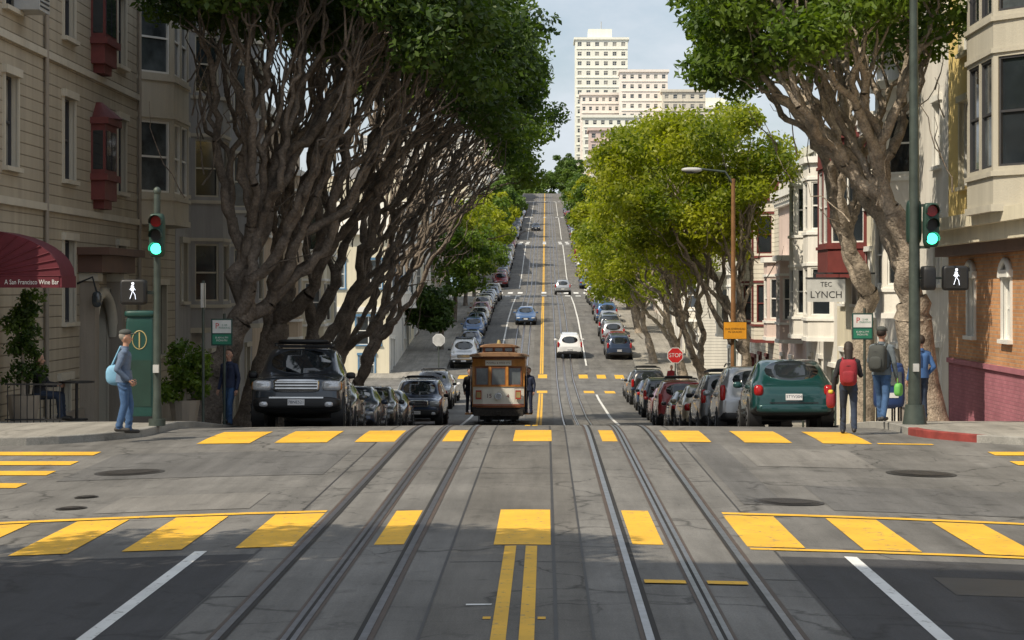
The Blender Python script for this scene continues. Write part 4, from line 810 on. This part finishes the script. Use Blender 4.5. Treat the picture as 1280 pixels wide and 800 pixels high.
s_=MB(); x,y=-6.86,38.0; z0=SZ(-1,y); s_.tube([(x,y,z0),(x,y,z0+.5),(x,y,4.15)],[.09,.07,.06],'pole',12); s_.cyl((x,y,z0),(x,y,z0+.12),.15,'pole',12); signal(s_,x+.03,y-.16,3.42,'g',.92); walkbox(s_,x-.40,y-.05,2.42); s_.box(x-.2,x,y-.03,y+.03,2.38,2.44,'pole'); s_.box(x-.03,x+.03,y-.1,y,3.15,3.2,'pole'); s_.sell((x,y,4.2),(.07,.07,.08),'pole'); s_.box(x-.05,x+.05,y-.14,y-.07,1.0,1.14,'lamp_grey'); s_.obj('traffic_signal')
s_=MB(); x,y=6.62,38.6; z0=SZ(1,y); s_.tube([(x,y,z0),(x,y,z0+1),(x-.02,y,8.2)],[.13,.11,.07],'pole',14); s_.tube([(x,y,z0),(x,y,z0+.35)],[.22,.17],'pole',14)
signal(s_,x+.27,y-.12,3.62,'g',.95); s_.sell((x+.0,y+.1,3.68),(.13,.15,.40),'signal_green',.35); s_.box(x,x+.27,y-.03,y+.03,3.95,4.0,'pole'); s_.box(x,x+.27,y-.03,y+.03,3.2,3.25,'pole')
walkbox(s_,x+.72,y-.02,2.67); s_.sell((x+.24,y,2.67),(.12,.2,.22),'black',.3); s_.box(x,x+.6,y-.02,y+.02,2.65,2.69,'pole'); s_.tube([(x-.02,y,8.1),(x-1.4,y,8.9)],[.05,.04],'pole',8); s_.sell((x-1.8,y,8.98),(.4,.14,.08),'lamp_grey',.8); s_.box(x-.05,x+.05,y-.18,y-.10,1.0,1.14,'lamp_grey')
s_.obj('traffic_signal')
def sign(name,x,y,zg,zc_,w,h,m,txt,tm='sign_white',ts=.1,pole='pole'):
    q=MB(); q.tube([(x,y+.03,zg),(x,y+.03,zc_+h/2+.05)],[.03,.03],pole,8); q.box(x-w/2,x+w/2,y-.008,y+.0,zc_-h/2,zc_+h/2,m); q.box(x-w/2-.02,x+w/2+.02,y+.001,y+.012,zc_-h/2-.02,zc_+h/2+.02,'black')
    for i,t in enumerate(txt): q.text(t,ts,(x,y-.012,zc_+(len(txt)-1)*ts*.55-i*ts*1.1),(1,0,0),(0,0,1),tm)
    return q.obj(name)
def parksign(x,y,zg,zc_):
    q=MB(); q.tube([(x+.05,y+.03,zg),(x+.05,y+.03,zc_+.4)],[.03,.03],'pole',8); q.box(x-.23,x+.23,y-.01,y,zc_-.29,zc_+.29,'kiosk'); q.box(x-.2,x+.2,y-.014,y-.0101,zc_-.02,zc_+.26,'sign_white'); q.box(x-.2,x+.2,y-.014,y-.0101,zc_-.26,zc_-.05,'sign_green')
    q.text('P',.17,(x-.1,y-.017,zc_+.13),(1,0,0),(0,0,1),'sign_red'); q.text('2 HR\nPARKING',.06,(x+.06,y-.017,zc_+.12),(1,0,0),(0,0,1),'sign_green'); q.text('8 AM-6 PM\nMON-FRI',.06,(x,y-.017,zc_-.15),(1,0,0),(0,0,1),'sign_white'); q.obj('parking_sign')
parksign(-6.98,46.4,SZ(-1,46.4),1.55); parksign(6.95,47.2,SZ(1,47.2),1.66)
q=MB(); q.tube([(-7.0,44,SZ(-1,44)),(-7.0,44,2.65)],[.03,.03],'pole',8); q.box(-7.02,-6.98,43.8,44.2,2.1,2.6,'lamp_grey'); q.obj('street_sign')
def stop(x,y,front=True):
    q=MB(); z=SZ(1 if x>0 else -1,y); zc_=z+2.35; q.cyl((x,y+.03,z),(x,y+.03,zc_+.3),.035,'pole',8)
    for r_,yy,m in ((.44,y,'sign_white'),(.40,y-.006,'sign_red' if front else 'lamp_grey')): q.add([(x+r_*math.cos(math.pi/8+k*math.pi/4),yy,zc_+r_*math.sin(math.pi/8+k*math.pi/4)) for k in range(8)],[tuple(range(8))],m)
    if front: q.text('STOP',.30,(x,y-.012,zc_),(1,0,0),(0,0,1),'sign_white',wid=.9)
    q.obj('stop_sign')
stop(6.75,112); stop(-7.1,143.0,False)
q=MB(); x,y=6.8,78.; z=SZ(1,y); q.tube([(x,y,z),(x,y,z+1),(x,y,6.5)],[.13,.10,.07],'pole_rust',12); q.tube([(x,y,6.3),(x-.3,y,6.75),(x-1.2,y,6.85)],[.05,.045,.04],'pole',8); q.sell((x-1.5,y,6.82),(.38,.16,.09),'lamp_grey',.8); q.sell((x-1.5,y,6.75),(.25,.12,.07),'glass_b'); q.obj('street_lamp')
sign('warning_sign',6.85,77.8,SZ(1,77.8),1.0,.82,.60,'sign_orange',['DUE OVERHEAD','IN GRADES'],'black',.10)
q=MB(); x,y=8.6,66.; q.box(x-.58,x+.58,y-.04,y+.04,2.1,2.8,'sign_white'); q.box(x-.62,x+.62,y-.05,y+.05,2.8,2.85,'dark_trim'); q.text('TEC',.2,(x-.0,y-.045,2.63),(1,0,0),(0,0,1),'dark_trim'); q.text('LYNCH',.3,(x,y-.045,2.31),(1,0,0),(0,0,1),'dark_trim'); q.box(x-.4,BR,y-.02,y+.02,2.95,3.0,'dark_trim'); q.cyl((x-.4,y,2.84),(x-.4,y,2.96),.01,'dark_trim',5); q.cyl((x+.4,y,2.84),(x+.4,y,2.96),.01,'dark_trim',5); q.obj('hanging_sign')
q=MB(); x,y=-7.45,39.6; z=SZ(-1,y); q.sell((x,y,z+1.0),(.26,.13,.98),'kiosk',.22,20,12); q.box(x-.28,x+.28,y-.14,y+.14,z,z+.12,'black'); q.sell((x,y,z+2.0),(.29,.16,.06),'kiosk',.4)
q.tube([(x+.13*math.cos(t),y-.128,z+1.52+.17*math.sin(t)) for t in np.linspace(0,2*math.pi,17)],[.011]*17,'gold',5,False); q.box(x-.012,x+.012,y-.14,y-.125,z+1.38,z+1.66,'gold'); q.box(x-.21,x+.21,y-.136,y-.128,z+.3,z+1.15,'signal_green'); q.obj('advertising_column')
for i,(xx,yy,m) in enumerate(((6.95,43.2,'mail_blue'),(7.0,44.3,'mail_blue'))):
    q=MB(); z=SZ(1 if xx>0 else -1,yy); q.sell((xx,yy,z+.72),(.24,.22,.42),m,.3); q.box(xx-.16,xx+.16,yy-.232,yy-.215,z+.75,z+1.02,'glass_b'); q.sell((xx,yy,z+1.1),(.22,.2,.10),m,.5)
    for a in (-.16,.16):
        for b_ in (-.15,.15): q.cyl((xx+a,yy+b_,z),(xx+a,yy+b_,z+.35),.02,'black',6)
    q.box(xx-.1,xx+.1,yy-.225,yy-.214,z+.5,z+.6,'sign_white'); q.obj('newspaper_box')
for x,y in ((7.0,52),(7.0,58.5),(7.0,65),(-7.2,53),(-7.2,59.5)):
    q=MB(); z=SZ(1 if x>0 else -1,y); q.cyl((x,y,z),(x,y,z+1.05),.03,'pole',8); q.sell((x,y,z+1.25),(.09,.07,.19),'pole',.6); q.box(x-.05,x+.05,y-.075,y-.07,z+1.27,z+1.36,'glass_b'); q.obj('parking_meter')
# ------------------------------------------------ light, world, camera
SD=Vector((-.50,-.42,.757))
w=bpy.data.worlds.new('World'); scene.world=w; w.use_nodes=True; nt=w.node_tree; bg=nt.nodes['Background']
sky=nt.nodes.new('ShaderNodeTexSky'); sky.sky_type='NISHITA'; sky.sun_disc=False; sky.sun_elevation=math.asin(SD.normalized().z); sky.sun_rotation=math.atan2(SD.x,SD.y); sky.dust_density=1.5
tc=nt.nodes.new('ShaderNodeTexCoord').outputs['Generated']
cl=ramp(nt,noise(nt,tc,3.2,8,.6,(1,1,2.2)),[(.36,.15),(.56,1.0)])
nt.links.new(mul(nt,sky.outputs[0],(6.2,6.7,7.3),cl,'MIX'),bg.inputs[0]); bg.inputs[1].default_value=.122
L=bpy.data.lights.new('sun','SUN'); L.energy=5.0; L.angle=math.radians(.5); L.color=(1,.89,.72); so=bpy.data.objects.new('sun',L); scene.collection.objects.link(so)
so.rotation_euler=SD.to_track_quat('Z','Y').to_euler()
cd=bpy.data.cameras.new('camera'); cd.lens=2690/1280*36; cd.sensor_width=36; cd.shift_x=-42/1280; cd.shift_y=-37/1280; cd.clip_end=6000; co=bpy.data.objects.new('camera',cd); scene.collection.objects.link(co)
co.location=(0,0,2.45); co.rotation_euler=(math.pi/2,0,0); scene.camera=co
scene.view_settings.view_transform='Standard'; scene.view_settings.look='None'; scene.view_settings.exposure=0
print('objects',len(bpy.data.objects))
